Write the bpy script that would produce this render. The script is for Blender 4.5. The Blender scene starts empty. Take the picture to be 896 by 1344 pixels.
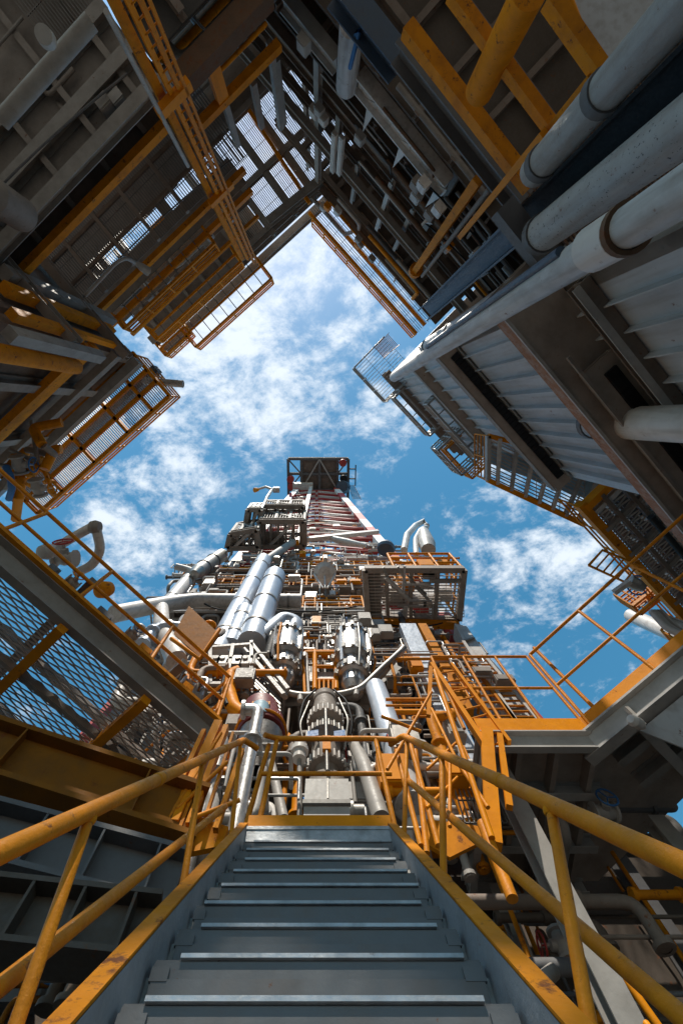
import bpy, math, random
from mathutils import Vector, Matrix
V = Vector
rnd = random.Random(7)
rad = math.radians
sc = bpy.context.scene
COL = sc.collection

# ------------------------------------------------------------------ camera
PITCH = rad(76.74)                       # elevation of the optical axis
FPX, CX, CY = 560.0, 417.0, 672.0        # focal length and principal point in photo pixels
cam_d = bpy.data.cameras.new("camera"); cam = bpy.data.objects.new("camera", cam_d); COL.objects.link(cam)
cam_d.sensor_fit = 'VERTICAL'; cam_d.sensor_height = 36.0; cam_d.lens = 36.0*FPX/1344.0
cam_d.shift_x = (448.0-CX)/1344.0
cam_d.clip_start = 0.05; cam_d.clip_end = 6000
cam.location = (0, 0, 0); cam.rotation_euler = (PITCH+math.pi/2, 0, 0)
sc.camera = cam

# ------------------------------------------------------------------ sky and sun
SUN_EL, SUN_AZ = rad(63.5), rad(192)       # azimuth clockwise from +Y
S = V((math.sin(SUN_AZ)*math.cos(SUN_EL), math.cos(SUN_AZ)*math.cos(SUN_EL), math.sin(SUN_EL)))
world = bpy.data.worlds.new("World"); sc.world = world; world.use_nodes = True
nt = world.node_tree; nt.nodes.clear()
def N(t, nt_=None, **kw):
    n = (nt_ or nt).nodes.new(t)
    for k, v in kw.items(): setattr(n, k, v)
    return n
def setin(n, **kw):
    for k, v in kw.items(): n.inputs[k.replace('_', ' ')].default_value = v
def math_(nt_, op, a, b=None, c=None, clamp=False):
    n = nt_.nodes.new('ShaderNodeMath'); n.operation = op; n.use_clamp = clamp
    for i, x in enumerate((a, b, c)):
        if x is None: continue
        if hasattr(x, 'is_linked'): nt_.links.new(x, n.inputs[i])
        else: n.inputs[i].default_value = x
    return n.outputs[0]
L = nt.links.new
sky = N('ShaderNodeTexSky', sky_type='NISHITA', sun_disc=False, sun_elevation=SUN_EL, sun_rotation=SUN_AZ, altitude=0, air_density=1.0, dust_density=0.3, ozone_density=2.0)
hs = N('ShaderNodeHueSaturation'); setin(hs, Hue=0.474, Saturation=1.27, Value=1.15); L(sky.outputs[0], hs.inputs['Color'])
tc = N('ShaderNodeTexCoord'); sep = N('ShaderNodeSeparateXYZ'); L(tc.outputs['Generated'], sep.inputs[0])
zz = math_(nt, 'MAXIMUM', sep.outputs[2], 0.12)
cu, cv = math_(nt, 'DIVIDE', sep.outputs[0], zz), math_(nt, 'DIVIDE', sep.outputs[1], zz)
cmb = N('ShaderNodeCombineXYZ'); L(cu, cmb.inputs[0]); L(cv, cmb.inputs[1])
mp = N('ShaderNodeMapping'); mp.inputs['Rotation'].default_value = (0, 0, 0.6); mp.inputs['Location'].default_value = (3.35, 1.2, 0)
mp.inputs['Scale'].default_value = (1.0, 1.35, 1); L(cmb.outputs[0], mp.inputs[0])
n1 = N('ShaderNodeTexNoise'); setin(n1, Scale=6.5, Detail=10.0, Roughness=0.66, Distortion=0.25); L(mp.outputs[0], n1.inputs['Vector'])
n2 = N('ShaderNodeTexNoise'); setin(n2, Scale=24.0, Detail=7.0, Roughness=0.65); L(mp.outputs[0], n2.inputs['Vector'])
def blob(x, y, r, a):
    d = math_(nt, 'SQRT', math_(nt, 'ADD', math_(nt, 'POWER', math_(nt, 'SUBTRACT', cu, x), 2), math_(nt, 'POWER', math_(nt, 'SUBTRACT', cv, y), 2)))
    return math_(nt, 'MULTIPLY', math_(nt, 'SUBTRACT', 1.0, math_(nt, 'DIVIDE', d, r), clamp=True), a)
m = None
for b in ((-.18, -.12, .42, .32), (-.04, -.32, .30, .20), (-.42, .27, .28, .27), (.56, .32, .36, .24), (.14, -.02, .26, .18), (-.30, .05, .32, .22), (.36, .62, .34, .22), (.05, -.15, .3, .2)):
    x = blob(*b); m = x if m is None else math_(nt, 'MAXIMUM', m, x)
cl = math_(nt, 'ADD', math_(nt, 'ADD', n1.outputs['Fac'], m), math_(nt, 'MULTIPLY', math_(nt, 'SUBTRACT', n2.outputs['Fac'], .5), .40))
mr = N('ShaderNodeMapRange', interpolation_type='SMOOTHSTEP'); L(cl, mr.inputs[0])
for i, v in ((1, .55), (2, .87), (3, 0), (4, .86)): mr.inputs[i].default_value = v
mixc = N('ShaderNodeMix', data_type='RGBA'); L(mr.outputs[0], mixc.inputs[0]); L(hs.outputs[0], mixc.inputs[6])
mixc.inputs[7].default_value = (6.6, 7.1, 7.6, 1)
bg = N('ShaderNodeBackground'); bg.inputs['Strength'].default_value = 0.10; L(mixc.outputs[2], bg.inputs[0])
wo = N('ShaderNodeOutputWorld'); L(bg.outputs[0], wo.inputs[0])
sun_d = bpy.data.lights.new("sun", 'SUN'); sun_d.energy = 3.4; sun_d.angle = rad(0.5); sun_d.color = (1.0, .93, .82)
sun = bpy.data.objects.new("sun", sun_d); COL.objects.link(sun); sun.rotation_euler = S.to_track_quat('Z', 'Y').to_euler(); sun.location = (0, -20, 60)
vs = sc.view_settings; vs.view_transform = 'Standard'; vs.look = 'None'; vs.exposure = 0.62; vs.gamma = 1.0; vs.use_curve_mapping = False
sc.cycles.max_bounces = 8; sc.cycles.diffuse_bounces = 6; sc.cycles.glossy_bounces = 3; sc.cycles.use_denoising = True

# ------------------------------------------------------------------ materials
M = {}
def mat(name, col, rough=.5, metal=0.0, dirt=.35, dirtcol=(.06, .045, .03), rust=0.0, rustcol=(.16, .055, .018), scale=3.0, bump=.05, spots=0.0, spec=.5, bands=None, seams=None, streak=0.0):
    m = bpy.data.materials.new(name); m.use_nodes = True; t = m.node_tree; p = t.nodes['Principled BSDF']; lk = t.links.new
    tc = t.nodes.new('ShaderNodeTexCoord'); oi = t.nodes.new('ShaderNodeObjectInfo')
    va = t.nodes.new('ShaderNodeVectorMath'); va.operation = 'ADD'
    ms = t.nodes.new('ShaderNodeVectorMath'); ms.operation = 'SCALE'; ms.inputs[0].default_value = (31, 17, 23); lk(oi.outputs['Random'], ms.inputs['Scale'])
    lk(tc.outputs['Object'], va.inputs[0]); lk(ms.outputs[0], va.inputs[1])
    def noise(s, d=6, r=.65):
        n = t.nodes.new('ShaderNodeTexNoise'); n.inputs['Scale'].default_value = s; n.inputs['Detail'].default_value = d; n.inputs['Roughness'].default_value = r
        lk(va.outputs[0], n.inputs['Vector']); return n.outputs['Fac']
    def ramp(x, a, b, c=0, d=1):
        n = t.nodes.new('ShaderNodeMapRange'); lk(x, n.inputs[0])
        for i, v in ((1, a), (2, b), (3, c), (4, d)): n.inputs[i].default_value = v
        return n.outputs[0]
    def mix(f, a, b):
        n = t.nodes.new('ShaderNodeMix'); n.data_type = 'RGBA'
        if hasattr(f, 'is_linked'): lk(f, n.inputs[0])
        else: n.inputs[0].default_value = f
        for i, x in ((6, a), (7, b)):
            if hasattr(x, 'is_linked'): lk(x, n.inputs[i])
            else: n.inputs[i].default_value = (*x, 1)
        return n.outputs[2]
    c = col
    if bands:                              # painted bands up the height
        per, c2 = bands; sp = t.nodes.new('ShaderNodeSeparateXYZ'); ge = t.nodes.new('ShaderNodeNewGeometry'); lk(ge.outputs['Position'], sp.inputs[0])
        md = math_(t, 'LESS_THAN', math_(t, 'MODULO', math_(t, 'ADD', sp.outputs[2], 100.0), per), per*.5); c = mix(md, col, c2)
    if seams:                              # welded / clad sheets: every sheet a slightly different tone
        br = t.nodes.new('ShaderNodeTexBrick'); br.inputs['Scale'].default_value = seams; br.inputs['Mortar Size'].default_value = .012
        lk(va.outputs[0], br.inputs['Vector']); d = .82
        br.inputs['Color1'].default_value = (*col, 1); br.inputs['Color2'].default_value = (col[0]*d, col[1]*d, col[2]*d, 1); br.inputs['Mortar'].default_value = (col[0]*.3, col[1]*.3, col[2]*.3, 1); c = br.outputs[0]
    a = noise(scale)
    c = mix(ramp(a, .42, .75, 0, dirt), c, dirtcol)
    fine = noise(scale*7, 4, .7)
    if streak:
        mpn = t.nodes.new('ShaderNodeMapping'); mpn.inputs['Scale'].default_value = (1, 1, .09); lk(va.outputs[0], mpn.inputs[0])
        n_ = t.nodes.new('ShaderNodeTexNoise'); n_.inputs['Scale'].default_value = 9; n_.inputs['Detail'].default_value = 6; lk(mpn.outputs[0], n_.inputs['Vector']); c = mix(ramp(n_.outputs['Fac'], .47, .72, 0, streak), c, (.17, .12, .085))
    if spots: c = mix(ramp(fine, .62-.1*spots, .64-.1*spots, 0, .9), c, (.02, .02, .022))
    if rust:
        r = noise(scale*2.2, 8, .75); rf = ramp(r, .66-.25*rust, .72-.22*rust); c = mix(rf, c, rustcol)
    if isinstance(c, tuple): p.inputs['Base Color'].default_value = (*c, 1)
    else: lk(c, p.inputs['Base Color'])
    lk(ramp(fine, .3, .7, max(rough-.12, .05), min(rough+.15, 1)), p.inputs['Roughness'])
    p.inputs['Metallic'].default_value = metal; p.inputs['Specular IOR Level'].default_value = spec
    if bump:
        b = t.nodes.new('ShaderNodeBump'); b.inputs['Strength'].default_value = bump*4; b.inputs['Distance'].default_value = .02
        lk(math_(t, 'ADD', a, math_(t, 'MULTIPLY', fine, .4)), b.inputs['Height']); lk(b.outputs[0], p.inputs['Normal'])
    M[name] = m; return m
OR = (.76, .265, .004)
mat('orange', OR, .5, dirt=.45, dirtcol=(.42, .13, .01), rust=.14, spec=.16)
mat('orange_worn', (.66, .235, .005), .6, dirt=.6, dirtcol=(.26, .08, .012), rust=.34, spec=.14)
mat('orange_rail', (.68, .235, .006), .5, dirt=.6, dirtcol=(.30, .10, .02), rust=.24, scale=6, bump=.08, spec=.2)
mat('grey', (.31, .29, .265), .55, dirt=.4, rust=.10)
mat('grey_light', (.43, .41, .385), .5, dirt=.35, rust=.10)
mat('grey_blue', (.50, .53, .56), .5, streak=.35, dirt=.35, dirtcol=(.25, .24, .22), rust=.08, scale=1.3)
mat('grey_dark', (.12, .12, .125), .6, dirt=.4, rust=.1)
mat('brown', (.20, .155, .125), .7, dirt=.5, rust=.25)
mat('brown_grey', (.28, .245, .215), .65, dirt=.4, rust=.18)
mat('white', (.64, .61, .575), .42, dirt=.4, dirtcol=(.28, .24, .2), rust=.12, scale=2.5, streak=.35)
mat('white_worn', (.50, .50, .50), .5, dirt=.5, dirtcol=(.25, .22, .19), rust=.2, scale=3, streak=.6)
mat('white_chipped', (.38, .385, .39), .5, dirt=.5, dirtcol=(.25, .22, .19), rust=.16, scale=3.5, spots=-.02, streak=.4)
mat('lagging', (.34, .345, .35), .55, dirt=.5, dirtcol=(.22, .20, .18), rust=.16, scale=4, bump=.2, streak=.45)
mat('mesh_metal', (.56, .49, .43), .5, metal=.1, dirt=.4, rust=.22, scale=6)
mat('cladding', (.54, .60, .68), .38, metal=.3, dirt=.25, dirtcol=(.3, .3, .32), scale=2, bump=.10)
mat('tan', (.36, .30, .255), .65, dirt=.4, rust=.14)
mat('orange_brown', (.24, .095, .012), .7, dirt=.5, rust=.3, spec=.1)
mat('steel', (.60, .59, .58), .36, metal=.75, dirt=.5, dirtcol=(.2, .15, .1), scale=4, bump=.03)
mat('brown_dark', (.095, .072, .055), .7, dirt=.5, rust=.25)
mat('galv', (.38, .365, .34), .45, metal=.6, dirt=.4, scale=5)
mat('grate', (.20, .19, .18), .6, metal=.2, dirt=.4, rust=.2)
mat('rust_lip', (.30, .12, .045), .7, dirt=.6, dirtcol=(.40, .36, .32), rust=.4, scale=6)
mat('black', (.012, .013, .015), .6, spec=.2, dirt=.3, dirtcol=(.05, .052, .055), spots=0, rust=.1, scale=4)
mat('blue_beam', (.045, .075, .12), .45, dirt=.3, rust=.1)
mat('red', (.42, .035, .03), .5, dirt=.35, rust=.1)
mat('maroon', (.16, .025, .025), .5, dirt=.35)
mat('stripe', (.74, .73, .71), .5, dirt=.2, rust=.05, bands=(5.0, (.45, .04, .035)))
mat('blue', (.03, .16, .42), .5, dirt=.3)
mat('pale_blue', (.36, .55, .68), .5, dirt=.3)
mat('tread', (.15, .155, .16), .62, metal=0.0, spec=.3, streak=.3, dirt=.5, dirtcol=(.12, .12, .12), rust=.04, scale=5, bump=.03)
mat('stringer', (.33, .355, .385), .5, metal=.15, dirt=.55, dirtcol=(.12, .13, .14), rust=.1, scale=5, bump=.06)
mat('nosing', (.50, .52, .54), .4, metal=.35, dirt=.65, dirtcol=(.08, .08, .08), rust=.06, scale=7)
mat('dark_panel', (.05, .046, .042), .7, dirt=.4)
mat('ground_steel', (.14, .125, .105), .7, dirt=.4, rust=.2)
mat('seawater', (.012, .045, .06), .12, dirt=.1, scale=.05, bump=.3)
mat('grey_panel', (.34, .31, .28), .6, dirt=.35, rust=.14, scale=1.5, seams=.8)

# ------------------------------------------------------------------ geometry helpers
Z = V((0, 0, 1))
def perp(a, hint=Z):
    a = a.normalized(); u = hint - a*hint.dot(a)
    if u.length < 1e-3: u = V((0, 1, 0)) - a*a.y
    u.normalize(); return a.cross(u), u          # side, up
class MB:
    def __init__(s): s.v, s.f, s.sm = [], [], []
    def add(s, vs, fs, smooth=False):
        o = len(s.v); s.v += [V(x) for x in vs]
        for f in fs: s.f.append([i+o for i in f]); s.sm.append(smooth)
        return s
    def box(s, c, a, b, d):                       # centre and three half vectors
        c, a, b, d = V(c), V(a), V(b), V(d)
        if a.cross(b).dot(d) < 0: a = -a
        vs = [c+a*i+b*j+d*k for k in (-1, 1) for j in (-1, 1) for i in (-1, 1)]
        return s.add(vs, [(0, 2, 3, 1), (4, 5, 7, 6), (0, 1, 5, 4), (2, 6, 7, 3), (0, 4, 6, 2), (1, 3, 7, 5)])
    def abox(s, x0, x1, y0, y1, z0, z1):
        return s.box(((x0+x1)/2, (y0+y1)/2, (z0+z1)/2), ((x1-x0)/2, 0, 0), (0, (y1-y0)/2, 0), (0, 0, (z1-z0)/2))
    def bar(s, p, q, w, h, up=Z):
        p, q = V(p), V(q); sd, u = perp(q-p, V(up)); return s.box((p+q)/2, (q-p)/2, sd*w/2, u*h/2)
    def prism(s, prof, p, q, up=Z, smooth=False):
        p, q = V(p), V(q); sd, u = perp(q-p, V(up)); n = len(prof)
        vs = [p+sd*a+u*b for a, b in prof] + [q+sd*a+u*b for a, b in prof]
        fs = [(i, (i+1) % n, n+(i+1) % n, n+i) for i in range(n)] + [tuple(range(n))[::-1], tuple(range(n, 2*n))]
        return s.add(vs, fs, smooth)
    def ibeam(s, p, q, w, h, up=Z, tf=None, tw=None):
        tf = tf or h*.09; tw = tw or w*.09; a, b, t = w/2, h/2, tw/2
        return s.prism([(-a, -b), (a, -b), (a, -b+tf), (t, -b+tf), (t, b-tf), (a, b-tf), (a, b), (-a, b), (-a, b-tf), (-t, b-tf), (-t, -b+tf), (-a, -b+tf)], p, q, up)
    def channel(s, p, q, w, h, up=Z, t=.02):
        a, b = w/2, h/2
        return s.prism([(-a, -b), (a, -b), (a, -b+t), (-a+t, -b+t), (-a+t, b-t), (a, b-t), (a, b), (-a, b)], p, q, up)
    def angle(s, p, q, w, t=.015, up=Z):
        return s.prism([(0, 0), (w, 0), (w, t), (t, t), (t, w), (0, w)], p, q, up)
    def tube(s, p, q, r, n=12, r2=None):
        return s.lathe(p, V(q)-V(p), [(0, 0), (r, 0), (r if r2 is None else r2, 1), (0, 1)], n, rel=True)
    def lathe(s, p, axis, prof, n=16, rel=False):  # profile (radius, height); sharp rings doubled by flat caps
        p, axis = V(p), V(axis); ln = axis.length if rel else 1.0; ax = axis.normalized(); sd, u = perp(ax)
        for (r0, h0), (r1, h1) in zip(prof, prof[1:]):
            A = [p+ax*h0*ln+(sd*math.cos(2*math.pi*i/n)+u*math.sin(2*math.pi*i/n))*r0 for i in range(n)] if r0 > 1e-6 else [p+ax*h0*ln]
            B = [p+ax*h1*ln+(sd*math.cos(2*math.pi*i/n)+u*math.sin(2*math.pi*i/n))*r1 for i in range(n)] if r1 > 1e-6 else [p+ax*h1*ln]
            if len(A) == 1 and len(B) == 1: continue
            if len(A) == 1: fs = [(0, 1+i, 1+(i+1) % n) for i in range(n)]
            elif len(B) == 1: fs = [(i, (i+1) % n, n)[::-1] for i in range(n)]
            else: fs = [(i, n+i, n+(i+1) % n, (i+1) % n) for i in range(n)]
            s.add(A+B, fs, True)
        return s
    def path(s, pts, r, n=10, bend=None, seg=5, caps=True):
        pts = [V(p) for p in pts]
        if bend:                                   # round the corners
            out = [pts[0]]
            for a, b, c in zip(pts, pts[1:], pts[2:]):
                k = min(bend, (b-a).length*.45, (c-b).length*.45); p0 = b+(a-b).normalized()*k; p1 = b+(c-b).normalized()*k
                for i in range(seg+1):
                    t = i/seg; out.append(p0*(1-t)**2+b*2*t*(1-t)+p1*t*t)
            out.append(pts[-1]); pts = out
        rings = []; d = (pts[1]-pts[0]).normalized(); sd, u = perp(d)
        for i, p in enumerate(pts):
            d = ((pts[min(i+1, len(pts)-1)]-pts[max(i-1, 0)])).normalized()
            u = (u-d*u.dot(d)).normalized(); sd = d.cross(u)
            rr = r[i] if isinstance(r, (list, tuple)) else r
            rings.append([p+(sd*math.cos(2*math.pi*k/n)+u*math.sin(2*math.pi*k/n))*rr for k in range(n)])
        vs = [x for g in rings for x in g]; fs = []
        for i in range(len(rings)-1):
            for k in range(n): fs.append((i*n+k, i*n+(k+1) % n, (i+1)*n+(k+1) % n, (i+1)*n+k))
        s.add(vs, fs, True)
        if caps: s.add(rings[0], [tuple(range(n))[::-1]]); s.add(rings[-1], [tuple(range(n))])
        return s
    def plate(s, poly, th):                        # polygon (outline) thickened along th
        poly, th = [V(p) for p in poly], V(th); n = len(poly)
        nrm = (poly[1]-poly[0]).cross(poly[2]-poly[0])
        if nrm.dot(th) < 0: poly = poly[::-1]
        vs = poly+[p+th for p in poly]
        return s.add(vs, [tuple(range(n))[::-1], tuple(range(n, 2*n))]+[(i, (i+1) % n, n+(i+1) % n, n+i) for i in range(n)])
    def torus(s, c, ax, R, r, n=24, m=8, a0=0, a1=2*math.pi):
        sd, u = perp(V(ax)); full = abs(a1-a0-2*math.pi) < 1e-6
        pts = [V(c)+(sd*math.cos(a0+(a1-a0)*i/n)+u*math.sin(a0+(a1-a0)*i/n))*R for i in range(n+1)]
        return s.path(pts, r, m, caps=not full)
    def grating(s, o, a, b, spacing, h=.035, t=.008, rods=.5, wob=0.0):  # bars along a, repeated along b, hung under o
        o, a, b = V(o), V(a), V(b); nb = max(2, int(b.length/spacing)); an, bn = a.normalized(), b.normalized(); dn = an.cross(bn).normalized()
        for i in range(nb+1):
            c = o+b*(i/nb)+a/2; k = an*a.length/2 + bn*rnd.uniform(-wob, wob)
            s.box(c, k, bn*t/2, dn*h/2)
        nr = max(1, int(a.length/rods))
        for i in range(nr+1): s.box(o+a*(i/nr)+b/2, an*.006, b/2, dn*h*.3)
        return s
    def expanded(s, o, a, b, pitch=.07, cell=.16, w=.018, h=.03, amp=.36):   # expanded metal: wavy strands that nearly meet
        o, a, b = V(o), V(a), V(b); nb = max(2, int(b.length/pitch)); na = max(4, int(a.length/cell)*2); an, bn = a.normalized(), b.normalized(); dn = an.cross(bn).normalized()
        for i in range(nb+1):
            vs, fs = [], []; j0 = rnd.uniform(-.1, .1)*pitch
            for j in range(na+1):
                off = (pitch*amp if (j+i) % 2 else -pitch*amp)+j0; c = o+a*(j/na)+b*(i/nb)+bn*off; k = bn*(w/2)+dn*(h/2)*(1 if (j+i) % 2 else .55)
                q = bn*(w*.25)-dn*.004; vs += [c-k-q, c+k-q, c+k+q, c-k+q]
            for j in range(na):
                for e in range(4): fs.append((j*4+e, j*4+(e+1) % 4, j*4+4+(e+1) % 4, j*4+4+e))
            s.add(vs, fs)
        return s
    def build(s, name, material, parent=None, smooth=None):
        me = bpy.data.meshes.new(name)
        if parent is not None: off = V(WLOC[parent.name])
        else:
            lo = [min(v[i] for v in s.v) for i in range(3)]; hi = [max(v[i] for v in s.v) for i in range(3)]
            off = V(((lo[0]+hi[0])/2, (lo[1]+hi[1])/2, lo[2]))
        me.from_pydata([v-off for v in s.v], [], s.f)
        me.polygons.foreach_set('use_smooth', s.sm)
        me.materials.append(M[material] if isinstance(material, str) else material); me.update()
        o = bpy.data.objects.new(name, me); COL.objects.link(o)
        if parent is not None: o.parent = parent; WLOC[o.name] = off
        else: o.location = off; WLOC[o.name] = off
        return o
WLOC = {}
def tag(o, label=None, cat=None, group=None, kind=None):
    for k, v in (('label', label), ('category', cat), ('group', group), ('kind', kind)):
        if v: o[k] = v
    return o
def thing(name, label, cat, loc=(0, 0, 0), group=None):
    o = bpy.data.objects.new(name, None); COL.objects.link(o); o.location = V(loc); o.empty_display_size = .2
    WLOC[o.name] = V(loc); return tag(o, label, cat, group)
def solo(name, mb, material, label, cat, group=None): return tag(mb.build(name, material), label, cat, group)

# pixel of the photograph -> point in the place, on a plane that stands in the place
CP, SP = math.cos(PITCH), math.sin(PITCH)
def ray(px, py):
    a, b = (px-CX)/FPX, (CY-py)/FPX
    return V((a, CP-b*SP, SP+b*CP))
def at(px, py, z): r = ray(px, py); return r*(z/r.z)
def aty(px, py, y): r = ray(px, py); return r*(y/r.y)
class Wall:                                       # a vertical frame plane: origin, direction, normal into the yard
    def __init__(s, px, py, z, az):
        s.o = at(px, py, z); s.o.z = 0; s.d = V((math.sin(az), math.cos(az), 0)); s.n = V((-s.d.y, s.d.x, 0))
        if s.n.dot(-s.o) < 0: s.n = -s.n
    def hit(s, px, py, off=0):
        r = ray(px, py); p = s.o+s.n*off; return r*(p.dot(s.n)/r.dot(s.n))
    def sz(s, px, py, off=0): p = s.hit(px, py, off); return (p-s.o).dot(s.d), p.z
    def pt(s, a, z, off=0): return s.o+s.d*a+s.n*off+Z*z
    def h(s, x0, y0, x1, y1, off=0, z=None):
        (a, za), (b, zb) = s.sz(x0, y0, off), s.sz(x1, y1, off); z = (za+zb)/2 if z is None else z
        return s.pt(a, z, off), s.pt(b, z, off)
    def v(s, x0, y0, x1, y1, off=0):
        (a, za), (b, zb) = s.sz(x0, y0, off), s.sz(x1, y1, off); return s.pt((a+b)/2, za, off), s.pt((a+b)/2, zb, off)

def railing(parent, base, height=1.05, posts=None, r=.024, material='orange_rail', mids=1, toe=.0, closed=False, up=Z, n=8):
    base = [V(b) for b in base]; up = V(up)
    if closed: base = base+[base[0]]
    MB().path([b+up*height for b in base], r, n, bend=.08).build('top_rail', material, parent)
    for k in range(mids): MB().path([b+up*height*(k+1)/(mids+1) for b in base], r*.85, n, bend=.06).build('mid_rail', material, parent)
    for i, (a, b) in enumerate(zip(base, base[1:])):
        m = posts or max(1, round((b-a).length/1.4))
        for k in range(0 if i == 0 else 1, m+1):
            p = a+(b-a)*k/m; MB().tube(p, p+up*(height-.005), r*.95, n).build('post', material, parent)
        if toe: MB().bar(a+up*toe/2, b+up*toe/2, .012, toe, up).build('toe_plate', 'orange', parent)
def ladder(parent, p, q, side, w=.45, material='orange_rail', cage=True, step=.3):
    p, q, side = V(p), V(q), V(side).normalized(); out = (q-p).cross(side).normalized()
    for k in (-1, 1): MB().bar(p+side*w/2*k, q+side*w/2*k, .02, .07, out).build('stringer', material, parent)
    n = int((q-p).length/step)
    for i in range(1, n): c = p+(q-p)*i/n; MB().tube(c-side*w/2, c+side*w/2, .013, 6).build('rung', material, parent)
    if cage:
        m = MB(); ax = (q-p).normalized(); kk = max(2, int((q-p).length/1.1))
        for i in range(kk+1):
            c = p+(q-p)*(.12+.88*i/kk); pts = [c+side*w*.62*math.cos(t)+out*(-.75)*math.sin(t) for t in [math.pi*j/10 for j in range(11)]]
            m.path(pts, .02, 5)
        for j in range(1, 10, 2):
            t = math.pi*j/10; o = side*w*.62*math.cos(t)+out*(-.75)*math.sin(t); m.tube(p+(q-p)*.12+o, q+o, .014, 5)
        m.build('safety_cage', material, parent)
def flange(mb, c, ax, r, t=.05, n=16): mb.lathe(V(c)-V(ax).normalized()*t/2, V(ax).normalized(), [(r*.6, 0), (r, 0), (r, t), (r*.6, t)], n)
def valve(parent, c, ax, r):
    c, ax = V(c), V(ax).normalized(); sd, u = perp(ax)
    m = MB().lathe(c-ax*r*1.6, ax, [(0, 0), (r*1.3, 0), (r*1.3, r*.3), (r*.8, r*.35), (r*1.1, r*1.6), (r*.8, r*2.85), (r*1.3, r*2.9), (r*1.3, r*3.2), (0, r*3.2)], 12)
    m.lathe(c, sd, [(r*.7, 0), (r*.6, r*1.5), (r*.25, r*1.6), (r*.2, r*2.6), (0, r*2.6)], 10)
    o = m.build('valve', 'grey_light', parent)
    w = MB().torus(c+sd*r*2.6, sd, r*1.3, r*.14, 16, 6)
    for k in range(3): a = 2*math.pi*k/3; d = ax*math.cos(a)+u*math.sin(a); w.tube(c+sd*r*2.6, c+sd*r*2.6+d*r*1.3, r*.1, 5)
    w.build('handwheel', rnd.choice(['red', 'blue', 'orange']), o)
def jbox(mb, c, d, n_, sx=.35, sz=.5, sy=.2):
    d, n_ = V(d).normalized(), V(n_).normalized(); mb.box(V(c)+n_*sy/2, d*sx/2, n_*sy/2, Z*sz/2); mb.box(V(c)+n_*(sy+.012), d*(sx/2-.03), n_*.012, Z*(sz/2-.03))

# ================================================================== the setting
GZ = -1.6
g = MB().plate([(-400, -400, -34), (400, -400, -34), (400, 400, -34), (-400, 400, -34)], (0, 0, .2)) ; tag(g.build('sea', 'seawater'), kind='structure')
g = MB().plate([(-45, -60, GZ-.3), (45, -60, GZ-.3), (45, 40, GZ-.3), (-45, 40, GZ-.3)], (0, 0, .3)); tag(g.build('ground', 'ground_steel'), kind='structure')

# ================================================================== the stair
SL = 1.12
def st_top(y): return 2.18+(y-2.56)*SL            # top edge of the stair side plates
def st_y(z, drop=0.0): return 2.56+(z+drop-2.18)/SL
st = thing('staircase', 'steep grey steel stair with orange edged side plates climbing to the landing', 'stairs', (0, st_y(GZ), GZ))
for s in (-1, 1):
    y0, y1 = -.45, 2.60
    prof = [(y0, st_top(y0)), (y1, st_top(y1)), (y1, st_top(y1)-.30), (y0, st_top(y0)-.30)]
    o = MB().plate([(s*.452, y, z) for y, z in prof], (s*.012, 0, 0)).build('side_plate', 'stringer', st)
    dn = V((0, 1, SL)).normalized(); up = V((0, -SL, 1)).normalized(); a, b = V((s*.478, y0, st_top(y0)+.004)), V((s*.478, y1, st_top(y1)+.004))
    MB().bar(a, b, .052, .010, up).build('edge_strip', 'orange_worn', o)
    for k in range(1, 19):
        m = MB(); z = 2.172-.165*k; y = st_y(z, .075)
        for dy in (.05, .13): m.lathe((s*.452, y+dy, z-.045), (-s, 0, 0), [(0, 0), (.013, 0), (.013, .010), (0, .012)], 6)
        m.abox(min(s*.452, s*.437), max(s*.452, s*.437), y+.02, y+.19, z-.085, z-.035)
        m.build('bolt_bracket', 'galv', o)
for k in range(1, 19):
    z = 2.172-.165*k; y = st_y(z, .075)
    t = MB().abox(-.436, .436, y+.004, y+.235, z-.034, z-.006).build('tread', 'tread', st)
    MB().abox(-.36-.05*rnd.random(), .37+.04*rnd.random(), y-.012, y+.03, z-.010, z).build('nosing', 'nosing', t)
    MB().abox(-.436, .436, y-.002, y+.022, z-.055, z-.013).abox(-.436, -.37-.03*rnd.random(), y-.014, y-.003, z-.060, z-.030).abox(.37+.03*rnd.random(), .436, y-.014, y-.003, z-.060, z-.030).build('tread_lip', 'tread', t)
    MB().abox(-.43, .43, y+.135, y+.141, z-.035, z+.11).build('riser', 'tread', t)
def stair_rail(label, s, top0, top1, mid0, mid1, posts, r):
    top0, top1, mid0, mid1 = map(V, (top0, top1, mid0, mid1)); t = thing('stair_handrail', label, 'handrail', (top1.x, top1.y, GZ))
    e0 = top0-(top1-top0).normalized()*.9; m0 = mid0-(mid1-mid0).normalized()*1.0
    end = (top1, top1+V((-s*.10, .1, .02)))
    MB().path([e0, *end], r, 16, bend=.06).build('top_rail', 'orange_rail', t)
    MB().path([m0, mid1], r*.85, 16).build('mid_rail', 'orange_rail', t)
    for f in (.30, .72): c = top0.lerp(top1, f); ax = (top1-top0).normalized(); MB().lathe(c, ax, [(r*.98, 0), (r*1.10, .004), (r*1.10, .045), (r*.98, .05)], 18).build('coupling', 'orange_worn', t)
    for f in posts:
        a = top0+(top1-top0)*f; zb = st_top(a.y)-.12
        pb = V((s*.50, a.y+.03, zb)); o = MB().tube(a-V((0, 0, r*.5)), pb, r*.66, 12).build('post', 'orange_rail', t); ax = (pb-a).normalized(); MB().lathe(a+ax*r*.75, ax, [(r*.62, 0), (r*.86, .006), (r*.80, .016), (r*.62, .024)], 14).lathe(pb-ax*.10, ax, [(r*.6, 0), (r*1.5, .004), (r*1.5, .014), (r*.6, .016)], 14).build('weld_collar', 'orange_worn', o)
    return t
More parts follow.
